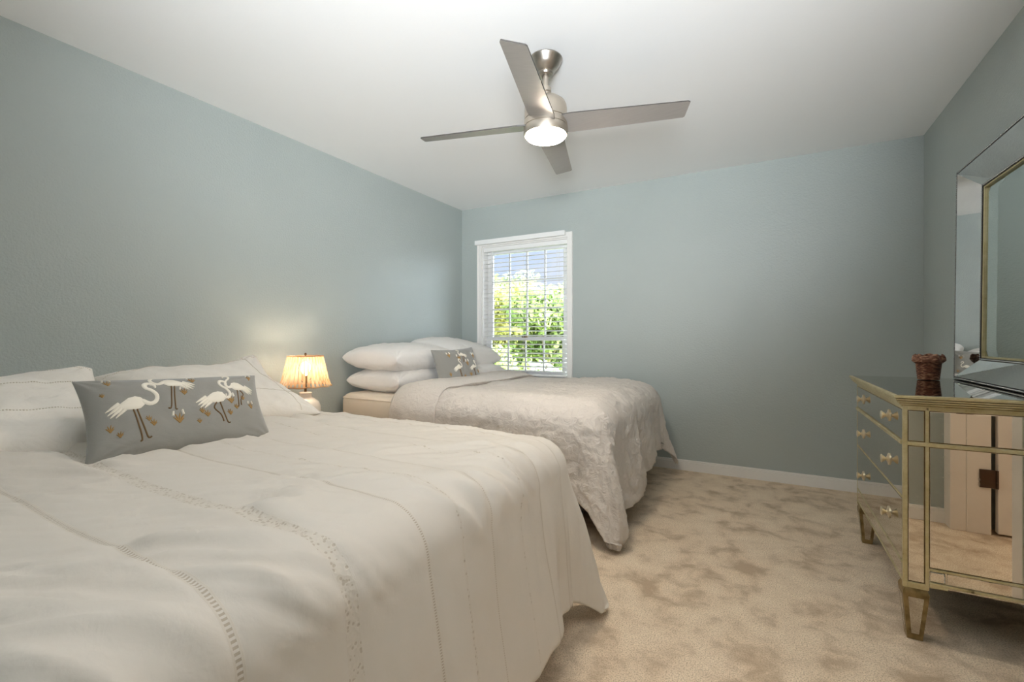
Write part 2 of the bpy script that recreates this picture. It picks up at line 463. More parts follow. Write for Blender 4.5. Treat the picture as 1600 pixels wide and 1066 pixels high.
def sash(name, y, z0, z1, st, rb, rt, rows):
    bm = bmesh.new(); wbox(bm, GX0 - .02, GX0 + st, y, y + .03, z0, z1, .003); wbox(bm, GX1 - st, GX1 + .02, y, y + .03, z0, z1, .003)
    wbox(bm, GX0 + st, GX1 - st, y, y + .03, z0, z0 + rb, .003); wbox(bm, GX0 + st, GX1 - st, y, y + .03, z1 - rt, z1, .003)
    s = link_bm(name, bm, M_VINYL, w)
    a, b_ = GX0 + st, GX1 - st
    bm = bmesh.new()
    for k in (1, 2, 3):
        x = a + (b_ - a) * k / 4; wbox(bm, x - .008, x + .008, y + .008, y + .022, z0 + rb, z1 - rt, .002)
    for k in range(1, rows):
        z = z0 + rb + (z1 - rt - z0 - rb) * k / rows; wbox(bm, a, b_, y + .0085, y + .0215, z - .008, z + .008, .002)
    link_bm('muntin', bm, M_VINYL, s)
    bm = bmesh.new(); wbox(bm, a, b_, y + .013, y + .017, z0 + rb, z1 - rt, 0); link_bm('pane', bm, M_PANE, s)
    return s
sash('upper_sash', YB + .098, 1.075, WZ1 - .02, .035, .03, .055, 3)
sash('lower_sash', YB + .066, WZ0 + .012, 1.10, .035, .045, .035, 1)
bm = bmesh.new(); wbox(bm, -2.13, -2.07, YB + .045, YB + .066, 1.095, 1.112, .003); wbox(bm, -2.11, -2.06, YB + .04, YB + .055, 1.105, 1.118, .003)
link_bm('sash_lock', bm, M_BRONZE, w)

# blind
bl = empty('window_blind', ((WX0 + WX1) / 2, YB + .03, WZ1), label='white horizontal slatted blind, lowered and open, hanging inside the window beyond the far bed', cat='blind')
def bbox(bm, x0, x1, y0, y1, z0, z1, bev=.0):
    cx = (WX0 + WX1) / 2; add_box(bm, x0 - cx, x1 - cx, y0 - YB - .03, y1 - YB - .03, z0 - WZ1, z1 - WZ1, bev=bev)
bm = bmesh.new(); bbox(bm, WX0 + .014, WX1 - .014, YB + .006, YB + .055, WZ1 - .055, WZ1 - .014, .003); link_bm('headrail', bm, M_SLAT, bl)
bm = bmesh.new(); bbox(bm, WX0 - .055, WX1 - .012, YB - .062, YB - .03, WZ1 + .012, WZ1 + .058, .004); link_bm('valance', bm, M_SLAT, bl)
bm = bmesh.new()
zs = np.arange(WZ0 + .07, WZ1 - .07, .0435); cx = (WX0 + WX1) / 2
for z in zs:
    x0, x1 = WX0 + .018 - cx, WX1 - .018 - cx
    prof = [(-.024, -.0035), (-.012, .001), (0, .0025), (.012, .0015), (.024, -.0015)]
    top = []; bot = []
    for yy, dz in prof:
        top.append((yy, z - WZ1 + dz + yy * .10)); bot.append((yy, z - WZ1 + dz + yy * .10 - .0022))
    ringL = [bm.verts.new((x0, a, b_)) for a, b_ in top + bot[::-1]]
    ringR = [bm.verts.new((x1, a, b_)) for a, b_ in top + bot[::-1]]
    n = len(ringL)
    for k in range(n): bm.faces.new((ringL[k], ringL[(k + 1) % n], ringR[(k + 1) % n], ringR[k]))
    bm.faces.new(ringL[::-1]); bm.faces.new(ringR)
link_bm('slats', bm, M_SLAT, bl)
bm = bmesh.new(); bbox(bm, WX0 + .018, WX1 - .018, YB + .008, YB + .052, WZ0 + .022, WZ0 + .040, .003); link_bm('bottom_rail', bm, M_SLAT, bl)
for fx in (.12, .5, .88):
    bm = bmesh.new(); x = WX0 + (WX1 - WX0) * fx - cx
    for yy in (-.026, .026): add_tube(bm, [(x, yy, -.05), (x, yy, WZ0 - WZ1 + .03)], .0011, 5)
    link_bm('ladder_cord', bm, M_SLAT, bl)
bm = bmesh.new(); add_tube(bm, [(-.36, -.028, -.05), (-.36, -.029, -.72)], .003, 6); link_bm('tilt_wand', bm, M_SLAT, bl)

# ---------------------------------------------------------------- ceiling fan
FX, FY = -.937, 2.038
fan = empty('ceiling_fan', (FX, FY, H), label='brushed nickel ceiling fan with four silver blades and a lit round light', cat='ceiling fan')
lathe('canopy', [(.078, 0), (.082, -.006), (.080, -.012), (.073, -.02), (.067, -.034), (.052, -.050), (.034, -.060), (.0281, -.064)], M_NICKEL, fan)
lathe('canopy_ring', [(.026, -.062), (.036, -.066), (.038, -.073), (.034, -.080), (.022, -.083), (.016, -.08)], M_NICKEL, fan, seg=32)
lathe('downrod', [(.0127, -.08), (.0127, -.18)], M_NICKEL2, fan, seg=20)
lathe('coupling', [(.020, -0.1400), (.027, -0.1430), (.027, -0.1620), (.022, -0.1660), (.022, -0.1800), (.032, -0.1870), (.032, -0.1950)], M_NICKEL2, fan, seg=28)
lathe('motor_housing', [(.03, -0.1920), (.055, -0.1960), (.078, -0.2040), (.094, -0.2170), (.101, -0.2330), (.103, -0.2520), (.103, -0.2980)], M_NICKEL2, fan, seg=64)
lathe('switch_housing', [(.099, -0.2960), (.099, -0.3020), (.105, -0.3040), (.106, -0.3320), (.103, -0.3340), (.103, -0.3380), (.107, -0.3400), (.107, -0.3680), (.104, -0.3740), (.1, -0.3740), (.099, -0.3660)], M_NICKEL2, fan, seg=64)
df = lathe('light_diffuser', [(.0955, -.366), (.0955, -.3765), (.092, -.383), (.078, -.388), (.052, -.392), (.02, -.394)], M_DIFFUSER, fan, seg=48)
PITCH = math.radians(14)
def blade(ang):
    bm = bmesh.new(); L = [(.05, .066, .066), (.13, .066, .066), (.655, .050, .040)]
    # outline (r, lead side, trail side); cut slanted at the tip
    pts = [(.07, -.060), (.13, -.066), (.645, -.050), (.655, -.044), (.640, .044), (.632, .050), (.13, .064), (.07, .058)]
    th = .003
    up = [bm.verts.new((x, y, th)) for x, y in pts]; dn = [bm.verts.new((x, y, -th)) for x, y in pts]
    bm.faces.new(up); bm.faces.new(dn[::-1])
    n = len(pts)
    for k in range(n): bm.faces.new((up[k], dn[k], dn[(k + 1) % n], up[(k + 1) % n]))
    bmesh.ops.recalc_face_normals(bm, faces=bm.faces)
    R = Matrix.Rotation(ang, 4, 'Z') @ Matrix.Rotation(-PITCH, 4, 'X')
    bmesh.ops.transform(bm, matrix=Matrix.Translation((0, 0, -.322)) @ R, verts=bm.verts)
    o = link_bm('blade', bm, M_BLADE, fan)
    o.data.materials.append(M_BLADEE)
    for p in o.data.polygons:
        if len(p.vertices) == 4: p.material_index = 1
    return o
for k in range(4): blade(math.radians(14.5 + 90 * k))

# ---------------------------------------------------------------- beds
def leg_bm(x, y, r=.022, h=.14):
    bm = bmesh.new(); add_lathe(bm, [(r, 0), (r, .02), (r * .8, .03), (r, h)], x, y, 16); return bm
def mattress(b, parent, mat, r=.06):
    x0, x1, y0, y1, z0, z1 = b
    o = box('mattress', b, mat, parent, bev=r, seg=6, smooth=True)
    bm = bmesh.new()
    for z in (z0 + .012, z1 - .035):
        pts = []
        for cx_, cy_, a0 in ((x1 - r, y1 - r, 0), (x0 + r, y1 - r, 90), (x0 + r, y0 + r, 180), (x1 - r, y0 + r, 270)):
            for k in range(5):
                a = math.radians(a0 + k * 22.5); pts.append((cx_ + (r - .004) * math.cos(a), cy_ + (r - .004) * math.sin(a), z))
        add_tube(bm, pts, .006, 6, True)
    link_bm('piping', bm, mat, o, True)
    return o
def make_bed(cx, cy, L, W, top, label, matm, parity):
    b = empty('bed', (cx, cy, 0), label=label, cat='bed')
    hx, hy = L / 2, W / 2
    mattress((-hx, hx, -hy, hy, top - .27, top), b, matm)
    box('box_spring', (-hx + .01, hx - .01, -hy + .01, hy - .01, top - .48, top - .272), M_TICK, b, bev=.02, seg=3)
    box('bed_frame', (-hx + .03, hx - .05, -hy + .03, hy - .03, .14, top - .482), M_BLACK, b, bev=.006)
    for sx in (-1, 1):
        for sy in (-1, 1): link_bm('leg', leg_bm(sx * (hx - .12), sy * (hy - .12)), M_BLACK, b, True)
    return b
make_bed(-1.765, .875, 2.01, 1.46, .655, 'nearest bed, in the foreground, under the white hemstitched duvet', M_SHEET, 0)
make_bed(-1.785, 3.085, 1.95, 1.44, .685, 'bed by the window, its cream fitted sheet bare near the pillows', M_SHEET, 1)

def cloth_sheet(name, a_rng, b_rng, rect, z_top, R, D, mat, res, wrinkle, T, side_fn=None, corner_amp=.30, flare=.05, dmax=.66, zmin=.012, floor_b=None, pre=None, stretch=None):
    """a draped bed cover: cloth coordinates (a,b) in metres = world x,y on the flat top; beyond the rect it falls over a rounded edge"""
    x0, x1, y0, y1 = rect
    a = np.arange(a_rng[0], a_rng[1] + res, res); b = np.arange(b_rng[0], b_rng[1] + res, res)
    A, B = np.meshgrid(a, b, indexing='ij')
    qx = np.clip(A, x0, x1); qy = np.clip(B, y0, y1)
    dx = A - qx; dy = B - qy
    if stretch is not None: dx = dx * stretch(B)
    d = np.sqrt(dx ** 2 + dy ** 2); dn = np.maximum(d, 1e-9)
    nx, ny = dx / dn, dy / dn
    # limit the corner's length
    lim = np.where(d > dmax, dmax + (d - dmax) * .1, d)
    q = R * math.pi / 2
    th = np.minimum(lim, q) / R
    hor = R * np.sin(th) + flare * np.maximum(lim - q, 0)
    drop = R * (1 - np.cos(th)) + np.maximum(lim - q, 0) * math.sqrt(1 - flare ** 2)
    corner = (np.abs(dx) > 1e-6) & (np.abs(dy) > 1e-6)
    phi = np.arctan2(np.abs(dy), np.abs(dx))
    cw_ = np.where(corner, 1.0, 0.0) * sstep(q * .5, q * 1.8, lim)
    ex = np.maximum(lim - hor, 0)
    hor = hor + corner_amp * ex * np.where(corner, np.cos(4 * (phi - math.pi / 4)) * .5 + np.sin(2 * phi) * .35, 0.0) * cw_
    # continuous side amplitude so the corner fold runs on into the sides
    fade_x = np.where(~corner & (np.abs(dx) > 1e-6), np.exp(-np.minimum(np.abs(B - y1), np.abs(B - y0)) / .09), 0)
    fade_y = np.where(~corner & (np.abs(dy) > 1e-6), np.exp(-np.minimum(np.abs(A - x1), np.abs(A - x0)) / .09), 0)
    hor = hor - corner_amp * ex * .5 * (fade_x + fade_y) * sstep(q * .5, q * 1.8, lim) * .9
    hor = hor - np.where(corner, corner_amp * ex * .0, 0)
    if side_fn is not None: hor = hor + side_fn(A, B, dx, dy, lim, q, phi, corner)
    X = qx + nx * hor; Y = qy + ny * hor; Z = z_top - drop
    Z = np.maximum(Z, zmin + .0 * Z)
    over = np.maximum(zmin - (z_top - drop), 0)
    X += nx * over * .35; Y += ny * over * .35
    # normals, then wrinkles along them
    P = np.stack([X, Y, Z], -1)
    def normals(P):
        ta = np.gradient(P, axis=0); tb = np.gradient(P, axis=1)
        N = np.cross(ta, tb); return N / np.maximum(np.linalg.norm(N, axis=-1, keepdims=True), 1e-9)
    N = normals(P)
    P = P + N * wrinkle(A, B, d, X, Y)[..., None]
    P[..., 2] = np.maximum(P[..., 2], zmin)
    if pre is not None: P = pre(A, B, P)
    N = normals(P)
    e = np.minimum(np.minimum(A - a[0], a[-1] - A), np.minimum(B - b[0], b[-1] - B))
    ew = .05
    tt = T * np.sqrt(np.clip(1 - (1 - np.clip(e / ew, 0, 1)) ** 2, 0, 1)) + .0015
    Q = P - N * tt[..., None]
    Q[..., 2] = np.maximum(Q[..., 2], .004)
    na, nb = A.shape
    V = np.concatenate([P.reshape(-1, 3), Q.reshape(-1, 3)])
    idx = np.arange(na * nb).reshape(na, nb); off = na * nb
    f1 = np.stack([idx[:-1, :-1], idx[1:, :-1], idx[1:, 1:], idx[:-1, 1:]], -1).reshape(-1, 4)
    f2 = f1[:, ::-1] + off
    def rim(l): return np.stack([l[1:], l[:-1], l[:-1] + off, l[1:] + off], -1)
    f3 = np.concatenate([rim(idx[:, 0]), rim(idx[-1, :]), rim(idx[::-1, -1]), rim(idx[0, ::-1])])
    F = np.concatenate([f1, f2, f3])
    me = bpy.data.meshes.new(name)
    me.vertices.add(len(V)); me.vertices.foreach_set('co', V.ravel())
    me.loops.add(F.size); me.loops.foreach_set('vertex_index', F.ravel().astype(np.int32))
    me.polygons.add(len(F)); me.polygons.foreach_set('loop_start', np.arange(0, F.size, 4, dtype=np.int32))
    me.update(calc_edges=True)
    uv = me.uv_layers.new(name='cloth')
    AB = np.stack([A.ravel(), B.ravel()], -1); AB = np.concatenate([AB, AB])
    uv.data.foreach_set('uv', AB[F.ravel()].ravel().astype(np.float32))
    me.polygons.foreach_set('use_smooth', [True] * len(F)); me.materials.append(mat)
    me.validate()
    o = bpy.data.objects.new(name, me); COL.objects.link(o)
    return o

# near duvet
def wr1(A, B, d, X, Y):
    u = A * math.cos(.62) + B * math.sin(.62); v = -A * math.sin(.62) + B * math.cos(.62)   # v across the creases
    top = 1 - sstep(.10, .28, d)
    h = .014 * noise2(A * 1.5, B * 1.7, 1) + .007 * noise2(A * 3.4, B * 3.0, 2)
    cr = ridge(u * 1.5 + .5 * noise2(A * 2, B * 2, 3), v * 7.5 + 1.0 * noise2(A * 2.2, B * 2.2, 4), 5) ** 2.2
    mask = sstep(-.18, .22, noise2(A * 1.7, B * 1.7, 6))
    near = np.zeros_like(A)
    for b0 in (.16, .385, .585, .805, 1.062, 1.375): near = np.maximum(near, np.exp(-((B - b0) / .022) ** 2))
    top = top * (1 - .65 * near)
    h = h + .017 * cr * mask * top
    cr2 = ridge(u * 3.0 + .5 * noise2(A * 4, B * 4, 13), v * 17 + .8 * noise2(A * 5, B * 5, 14), 15) ** 2
    cr3 = ridge(u * 5 + .5 * noise2(A * 6, B * 6, 17), v * 30 + 1.0 * noise2(A * 7, B * 7, 18), 19) ** 2
    h = h + .0042 * cr3 * top * sstep(-.15, .3, noise2(A * 3, B * 3, 20))
    h = h + .0095 * cr2 * top * (.35 + sstep(-.1, .25, noise2(A * 2.5, B * 2.5, 16)))
    # deeper creases round the pillows
    hd = np.exp(-((A + 1.75) / .35) ** 2) * top
    h = h + hd * .010 * noise2(A * 9, B * 6, 7)
    h = h + .035 * np.exp(-((A + 2.05) / .25) ** 2) * top * sstep(.1, .4, B) * (1 - sstep(1.2, 1.5, B))
    # seams pull in slightly
    for b0, p_, w_ in DUV1_LADDER: h = h - .0035 * np.exp(-((B - b0) / .012) ** 2)
    for b0, w_ in DUV1_LACE: h = h - .0025 * np.exp(-((B - b0) / (w_ + .01)) ** 2)
    # hanging part: soft vertical folds
    s = np.where(np.abs(A - np.clip(A, -3, -.86)) > np.abs(B - np.clip(B, .2, 1.58)), B, A)
    hang = sstep(.12, .5, d)
    h = h + hang * (.020 * noise2(s * 6 + .6 * noise2(A * 3, B * 3, 9), d * 1.0, 8) + .006 * noise2(s * 17, d * 2.5, 10))
    return h
def side1(A, B, dx, dy, lim, q, phi, corner):
    w_ = sstep(q * .7, q * 2.6, lim)
    foot = (np.abs(dx) > 1e-6) & ~corner
    # the foot panel: big soft pleat just before the corner tucks under
    pl_ = -.03 * np.exp(-((B - 1.50) / .05) ** 2) * sstep(.30, .56, lim)
    return np.where(foot, pl_ * w_ * 1.0, 0)
RX1, RY0, RY1 = -.775, .20, 1.59
duv1 = cloth_sheet('duvet', (-2.62, RX1 + .665), (RY0 - .52, RY1 + .56), (-3.2, RX1, RY0, RY1), .705, .125, .55, duvet1_mat(), .011, wr1, .042,
                   side_fn=side1, corner_amp=.18, flare=.15, dmax=.745)
tag(duv1, 'white duvet with stitched open-work seams on the nearest bed', 'duvet')

# far duvet
def wr2(A, B, d, X, Y):
    top = 1 - sstep(.15, .35, d)
    h = .026 * noise2(A * 1.7, B * 1.9, 21) + .014 * noise2(A * 4, B * 4, 22)
    w1, w2_ = A + .06 * noise2(A * 6, B * 6, 23), B + .06 * noise2(A * 6, B * 6, 24)
    h = h + .0085 * ridge(w1 * 9, w2_ * 9, 25) ** 1.6 + .0055 * ridge(w1 * 20, w2_ * 20, 26) ** 1.6
    hang = sstep(.15, .5, d)
    s = np.where(np.abs(A - np.clip(A, -3, -.95)) > np.abs(B - np.clip(B, 2.5, 3.6)), B, A)
    h = h + hang * .035 * noise2(s * 5 + .8 * noise2(A * 3, B * 3, 27), d * 1.4, 28)
    return h
def side2(A, B, dx, dy, lim, q, phi, corner):
    w_ = sstep(q * .7, q * 2.2, lim)
    foot = (np.abs(dx) > 1e-6) & ~corner
    f = -.07 * np.exp(-((B - 2.98 - .25 * (lim - .35)) / .07) ** 2) - .06 * np.exp(-((B - 3.50) / .06) ** 2) + .03 * np.exp(-((B - 2.78) / .09) ** 2)
    return np.where(foot, f * w_, 0)
def hem2(A, B, P):      # the hem is bunched up higher towards the window
    k = sstep(2.5, 3.7, B) * sstep(-.9, -.5, A)
    return P
R2 = (-3.2, -.89, 2.50, 3.65)
duv2 = cloth_sheet('duvet', (-2.0, R2[1] + .60), (R2[2] - .64, R2[3] + .47), R2, .745, .17, .55, duvet2_mat(), .0115, wr2, .035,
                   side_fn=side2, corner_amp=.22, flare=.12, dmax=.78, stretch=lambda B: 1 + .20 * (1 - sstep(2.6, 3.45, B)))
tag(duv2, 'crinkled white duvet turned down on the bed by the window', 'duvet')
# turned-down band of the far duvet: a second layer lying on its head end, with a rolled edge
def wr3(A, B, d, X, Y):
    return .012 * noise2(A * 5, B * 2.2, 31) + .006 * noise2(A * 11, B * 5, 32) + .030 * (1 - ((A + 2.03) / .2) ** 2)
band = cloth_sheet('turned_down_edge', (-2.22, -1.84), (R2[2] - .55, R2[3] + .40), R2, .765, .185, .5, duv2.data.materials[0], .011, wr3, .035, corner_amp=0, flare=.07)
band.parent = duv2

# ---------------------------------------------------------------- pillows
def pillow_fn(w_, h_, t_, seed, pin=.10, wr=.006, fold=None, ex=3.2, droop=0.0, pw=.5):
    def fn(s, t, side):
        s = np.asarray(s, float); t = np.asarray(t, float)
        x = w_ / 2 * s * (1 - pin * (1 - t ** 2) * s ** 2)
        y = h_ / 2 * t * (1 - pin * (1 - s ** 2) * t ** 2)
        e = np.clip(1 - np.abs(s) ** ex, 0, 1) ** pw * np.clip(1 - np.abs(t) ** ex, 0, 1) ** pw
        z = side * t_ / 2 * e
        z = z + side * wr * e * (noise2(x * 12 + 5, y * 12, seed) * 1.6 + noise2(x * 28, y * 20, seed + 1) * .6)
        # corner pull wrinkles
        r = np.hypot(np.abs(s) - 1, np.abs(t) - 1); an = np.arctan2(1 - np.abs(t) + 1e-6, 1 - np.abs(s) + 1e-6)
        z = z + side * wr * .6 * np.sin(an * 14 + seed) * np.exp(-(r / .4) ** 2) * np.clip(e * 2, 0, 1)
        z = z + droop * (s ** 2)
        if fold is not None: z = z + fold(s, t)
        return x, y, z
    return fn
def make_pillow(name, fn, mat, n=64, m=48, parent=None):
    s = np.sin(np.linspace(-1, 1, n) * math.pi / 2); t_ = np.sin(np.linspace(-1, 1, m) * math.pi / 2)
    S, T_ = np.meshgrid(s, t_, indexing='ij')
    Vt = np.stack(fn(S, T_, 1), -1).reshape(-1, 3); Vb = np.stack(fn(S, T_, -1), -1).reshape(-1, 3)
    idx = np.arange(n * m).reshape(n, m); off = n * m
    f1 = np.stack([idx[:-1, :-1], idx[1:, :-1], idx[1:, 1:], idx[:-1, 1:]], -1).reshape(-1, 4)
    o = link_np(name, np.concatenate([Vt, Vb]), np.concatenate([f1, f1[:, ::-1] + off]), mat, parent)
    bm = bmesh.new(); bm.from_mesh(o.data); bmesh.ops.remove_doubles(bm, verts=bm.verts, dist=1e-5); bm.to_mesh(o.data); bm.free()
    return o
def frame(origin, xdir, ydir):
    x = Vector(xdir).normalized(); y = Vector(ydir); y = (y - x * y.dot(x)).normalized(); z = x.cross(y)
    M = Matrix((x, y, z)).transposed().to_4x4(); M.translation = Vector(origin); return M
def seam_strips(fn, lines, w_, parent, mat, name='hemstitch_seam', side=1):
    for l_ in lines: seam_strip(fn, [l_], w_, parent, mat, name, side)
def seam_strip(fn, lines, w_, parent, mat, name='hemstitch_seam', side=1):
    """thin raised stitched seams following the pillow's face; lines = ('t' or 's', value)"""
    bm = bmesh.new()
    for ax, val in lines:
        ss = np.linspace(-.97, .97, 220)
        for kk in range(len(ss) - 1):
            if kk % 2: continue
            q = []
            for (u_, o_) in ((ss[kk], -1), (ss[kk + 1], -1), (ss[kk + 1], 1), (ss[kk], 1)):
                sv, tv = (u_, val + o_ * w_) if ax == 't' else (val + o_ * w_, u_)
                x, y, z = fn(np.array(sv), np.array(tv), side); q.append(bm.verts.new((float(x), float(y), float(z) + side * .0016)))
            bm.faces.new(q)
    r = bmesh.ops.extrude_face_region(bm, geom=list(bm.faces))
    for v in r['geom']:
        if isinstance(v, bmesh.types.BMVert): v.co.z -= side * .002
    return link_bm(name, bm, mat, parent)
M_STITCH = fabric('stitch_thread', lin(206, 196, 178), rough=.8)

# near bed: two shams, each on a plain pillow
def sham(loc, ydir, w_, h_, t_, seed, label, grp, xdir=(0, 1, 0), fold=None, lines=()):
    fn = pillow_fn(w_, h_, t_, seed, wr=.009, fold=fold)
    o = make_pillow('pillow_sham', fn, M_PIL1, 80, 64)
    o.matrix_world = frame(loc, xdir, ydir)
    tag(o, label, 'pillow', grp)
    if lines: seam_strips(fn, lines, .0045, o, M_STITCH)
    return o
# local X = world +y (across the bed), local Y = up the slope (towards the wall), local Z = facing up / into the room
sham((-2.20, .41, .808), (-.90, 0, .30), .86, .60, .20, 41, 'white hemstitched pillow sham at the left edge of the picture, left of the grey cushion', 'pillow shams on the nearest bed', lines=(('t', .83), ('t', .30), ('t', -.45)), fold=lambda s, t: .055 * sstep(.3, 1, s) * sstep(.0, 1, t))
sham((-2.21, 1.19, .815), (-.90, 0, .32), .70, .60, .19, 47, 'white hemstitched pillow sham behind the grey cushion, one corner pointing up beside the lamp', 'pillow shams on the nearest bed',
     fold=lambda s, t: .07 * sstep(.35, 1, s) * sstep(.1, 1, t), lines=(('t', .80), ('s', .72), ('t', -.5)))
def plain(loc, xdir, ydir, w_, h_, t_, seed, label, grp, wr=.008, fold=None, mat=None):
    fn = pillow_fn(w_, h_, t_, seed, pin=.05, wr=wr, fold=fold, pw=.34, ex=2.8)
    o = make_pillow('pillow', fn, mat or M_WHITE, 72, 56); o.matrix_world = frame(loc, xdir, ydir)
    tag(o, label, 'pillow', grp); return o
plain((-2.47, .42, .775), (0, 1, 0), (-1, 0, .05), .70, .46, .15, 51, 'plain white pillow lying under the left-hand sham of the nearest bed', 'plain pillows under the shams')
plain((-2.43, 1.22, .775), (0, 1, 0), (-1, 0, .05), .64, .46, .15, 53, 'plain white pillow peeking out under the sham next to the lamp', 'plain pillows under the shams')

# far bed
G2 = 'plain white pillows on the bed by the window'
plain((-2.50, 2.77, .772), (0, 1, 0), (-1, 0, 0), .68, .52, .20, 61, 'lower of the two stacked pillows nearest the lamp', G2)
plain((-2.51, 2.77, .937), (0, 1, 0.0), (-1, 0, .02), .72, .54, .22, 63, 'upper of the two stacked pillows nearest the lamp', G2)
plain((-2.46, 3.50, .772), (0, 1, 0), (-1, 0, 0), .70, .54, .20, 65, 'lower pillow by the window, mostly behind the small grey cushion', G2)
plain((-2.50, 3.48, .962), (0, 1, -.06), (-.95, 0, .18), .72, .54, .23, 67, 'upper white pillow in the corner by the window casing', G2)

# embroidered cushions ------------------------------------------------------
class Emb:
    def __init__(s, fn, w_, h_): s.fn, s.w, s.h = fn, w_, h_
    def P(s, x, y, lift):
        S_ = np.clip(x / (s.w / 2), -.985, .985); T_ = np.clip(y / (s.h / 2), -.985, .985)
        a, b, c = s.fn(np.array(S_), np.array(T_), 1); return (float(a), float(b), float(c) + lift)
    def strip(s, bm, pts, ws, lift=.003, sub=4):
        pts = [np.array(p, float) for p in pts]
        # catmull-rom resample
        out = []; wo = []
        n = len(pts)
        if not isinstance(ws, (list, tuple)): ws = [ws] * n
        for i in range(n - 1):
            p0, p1, p2, p3 = pts[max(i - 1, 0)], pts[i], pts[i + 1], pts[min(i + 2, n - 1)]
            for k in range(sub):
                t_ = k / sub
                out.append(.5 * ((2 * p1) + (-p0 + p2) * t_ + (2 * p0 - 5 * p1 + 4 * p2 - p3) * t_ ** 2 + (-p0 + 3 * p1 - 3 * p2 + p3) * t_ ** 3))
                wo.append(ws[i] * (1 - t_) + ws[i + 1] * t_)
        out.append(pts[-1]); wo.append(ws[-1])
        rows = []
        for i, p in enumerate(out):
            d_ = out[min(i + 1, len(out) - 1)] - out[max(i - 1, 0)]; L = np.hypot(*d_) or 1; nrm = np.array([-d_[1], d_[0]]) / L
            row = []
            for o_, lf in ((-1, -.001), (-.6, lift * .8), (0, lift), (.6, lift * .8), (1, -.001)):
                q = p + nrm * wo[i] / 2 * o_; row.append(bm.verts.new(s.P(q[0], q[1], lf)))
            rows.append(row)
        for a, b in zip(rows, rows[1:]):
            for k in range(4): bm.faces.new((a[k], a[k + 1], b[k + 1], b[k]))
    def blob(s, bm, outline, lift=.004, rings=5):
        c = np.mean(np.array(outline), 0); n = len(outline); prev = None
        cen = bm.verts.new(s.P(c[0], c[1], lift))
        for r_ in range(1, rings + 1):
            f_ = r_ / rings; lf = lift * (1 - f_ ** 4) - .001 * (f_ == 1)
            ring = [bm.verts.new(s.P(c[0] + (p[0] - c[0]) * f_, c[1] + (p[1] - c[1]) * f_, lf)) for p in outline]
            for k in range(n):
                if prev is None: bm.faces.new((cen, ring[k], ring[(k + 1) % n]))
                else: bm.faces.new((prev[k], ring[k], ring[(k + 1) % n], prev[(k + 1) % n]))
            prev = ring
def flamingo(em, cx, cy, sc, parent, facing=1, head='up', legs=1.0, straight=True, rot=0.0):
    ca, sa = math.cos(rot), math.sin(rot)
    def T(x, y):
        x *= facing * .74; return (cx + sc * (x * ca - y * sa), cy + sc * (x * sa + y * ca))
    bm = bmesh.new()
    body = [(-.055, -.012), (-.030, .004), (-.005, .018), (.018, .022), (.036, .018), (.046, .006), (.044, -.008), (.030, -.018), (.008, -.022), (-.015, -.020), (-.035, -.020)]
    em.blob(bm, [T(*p) for p in body])
    for (a, b) in (((-.03, -.004), (-.075, -.028)), ((-.03, -.012), (-.068, -.036)), ((-.02, -.016), (-.052, -.038)), ((-.035, .002), (-.08, -.018))):
        em.strip(bm, [T(*a), T((a[0] + b[0]) / 2, (a[1] + b[1]) / 2), T(*b)], [sc * .012, sc * .009, sc * .002])
    if head == 'up':
        nk = [(.036, .0), (.056, -.004), (.066, .012), (.056, .030), (.040, .042), (.034, .054), (.042, .064), (.054, .062)]
        em.strip(bm, [T(*p) for p in nk], [sc * w_ for w_ in (.016, .013, .010, .009, .009, .010, .013, .010)])
        em.strip(bm, [T(.052, .063), T(.062, .056), T(.064, .046)], [sc * .010, sc * .008, sc * .002])
    else:   # down curled
        nk = [(.036, .006), (.058, -.006), (.078, .000), (.084, .018), (.072, .034), (.056, .044), (.054, .056), (.066, .062), (.078, .056)]
        em.strip(bm, [T(*p) for p in nk], [sc * w_ for w_ in (.016, .014, .012, .011, .011, .012, .014, .014, .011)])
        em.strip(bm, [T(.076, .058), T(.084, .050), T(.084, .040)], [sc * .011, sc * .009, sc * .002])
    o = link_bm('embroidered_flamingo', bm, M_BEADW, parent, True)
    o['label'] = 'cream beaded flamingo'
    bm = bmesh.new()
    if straight: lg = ([(.004, -.02), (.010, -.06), (.018, -.125), (.012, -.130)], [(.016, -.02), (.022, -.06), (.034, -.120), (.046, -.122)])
    else: lg = ([(.0, -.02), (-.014, -.042), (.006, -.068), (.012, -.098)], [(.014, -.02), (.020, -.06), (.028, -.100), (.038, -.102)])
    for L_ in lg: em.strip(bm, [T(p[0], -.02 + (p[1] + .02) * legs) for p in L_], sc * .0046, .003)
    q = link_bm('embroidered_legs', bm, M_BEADB, o, True)
    return o
def sprig(em, cx, cy, sc, parent, white=False):
    bm = bmesh.new()
    for a, L_ in ((-50, .8), (-22, 1), (8, 1.05), (38, .9), (62, .6)):
        r = math.radians(90 - a); e = (cx + .022 * sc * L_ * math.cos(r), cy + .022 * sc * L_ * math.sin(r))
        em.strip(bm, [(cx, cy - .006 * sc), ((cx + e[0]) / 2, (cy + e[1]) / 2), e], [.003 * sc, .0052 * sc, .001], .0025, 3)
    o = link_bm('embroidered_sprig', bm, M_GOLDT, parent, True)
    if white:
        for a in (-40, 35):
            bm = bmesh.new()
            r = math.radians(90 - a); p0 = (cx + .020 * sc * math.cos(r), cy + .020 * sc * math.sin(r)); p1 = (cx + .037 * sc * math.cos(r + a * .01), cy + .037 * sc * math.sin(r))
            em.strip(bm, [p0, p1], .006 * sc, .005, 3)
            link_bm('embroidered_bud', bm, M_BEADW, o, True)
    return o

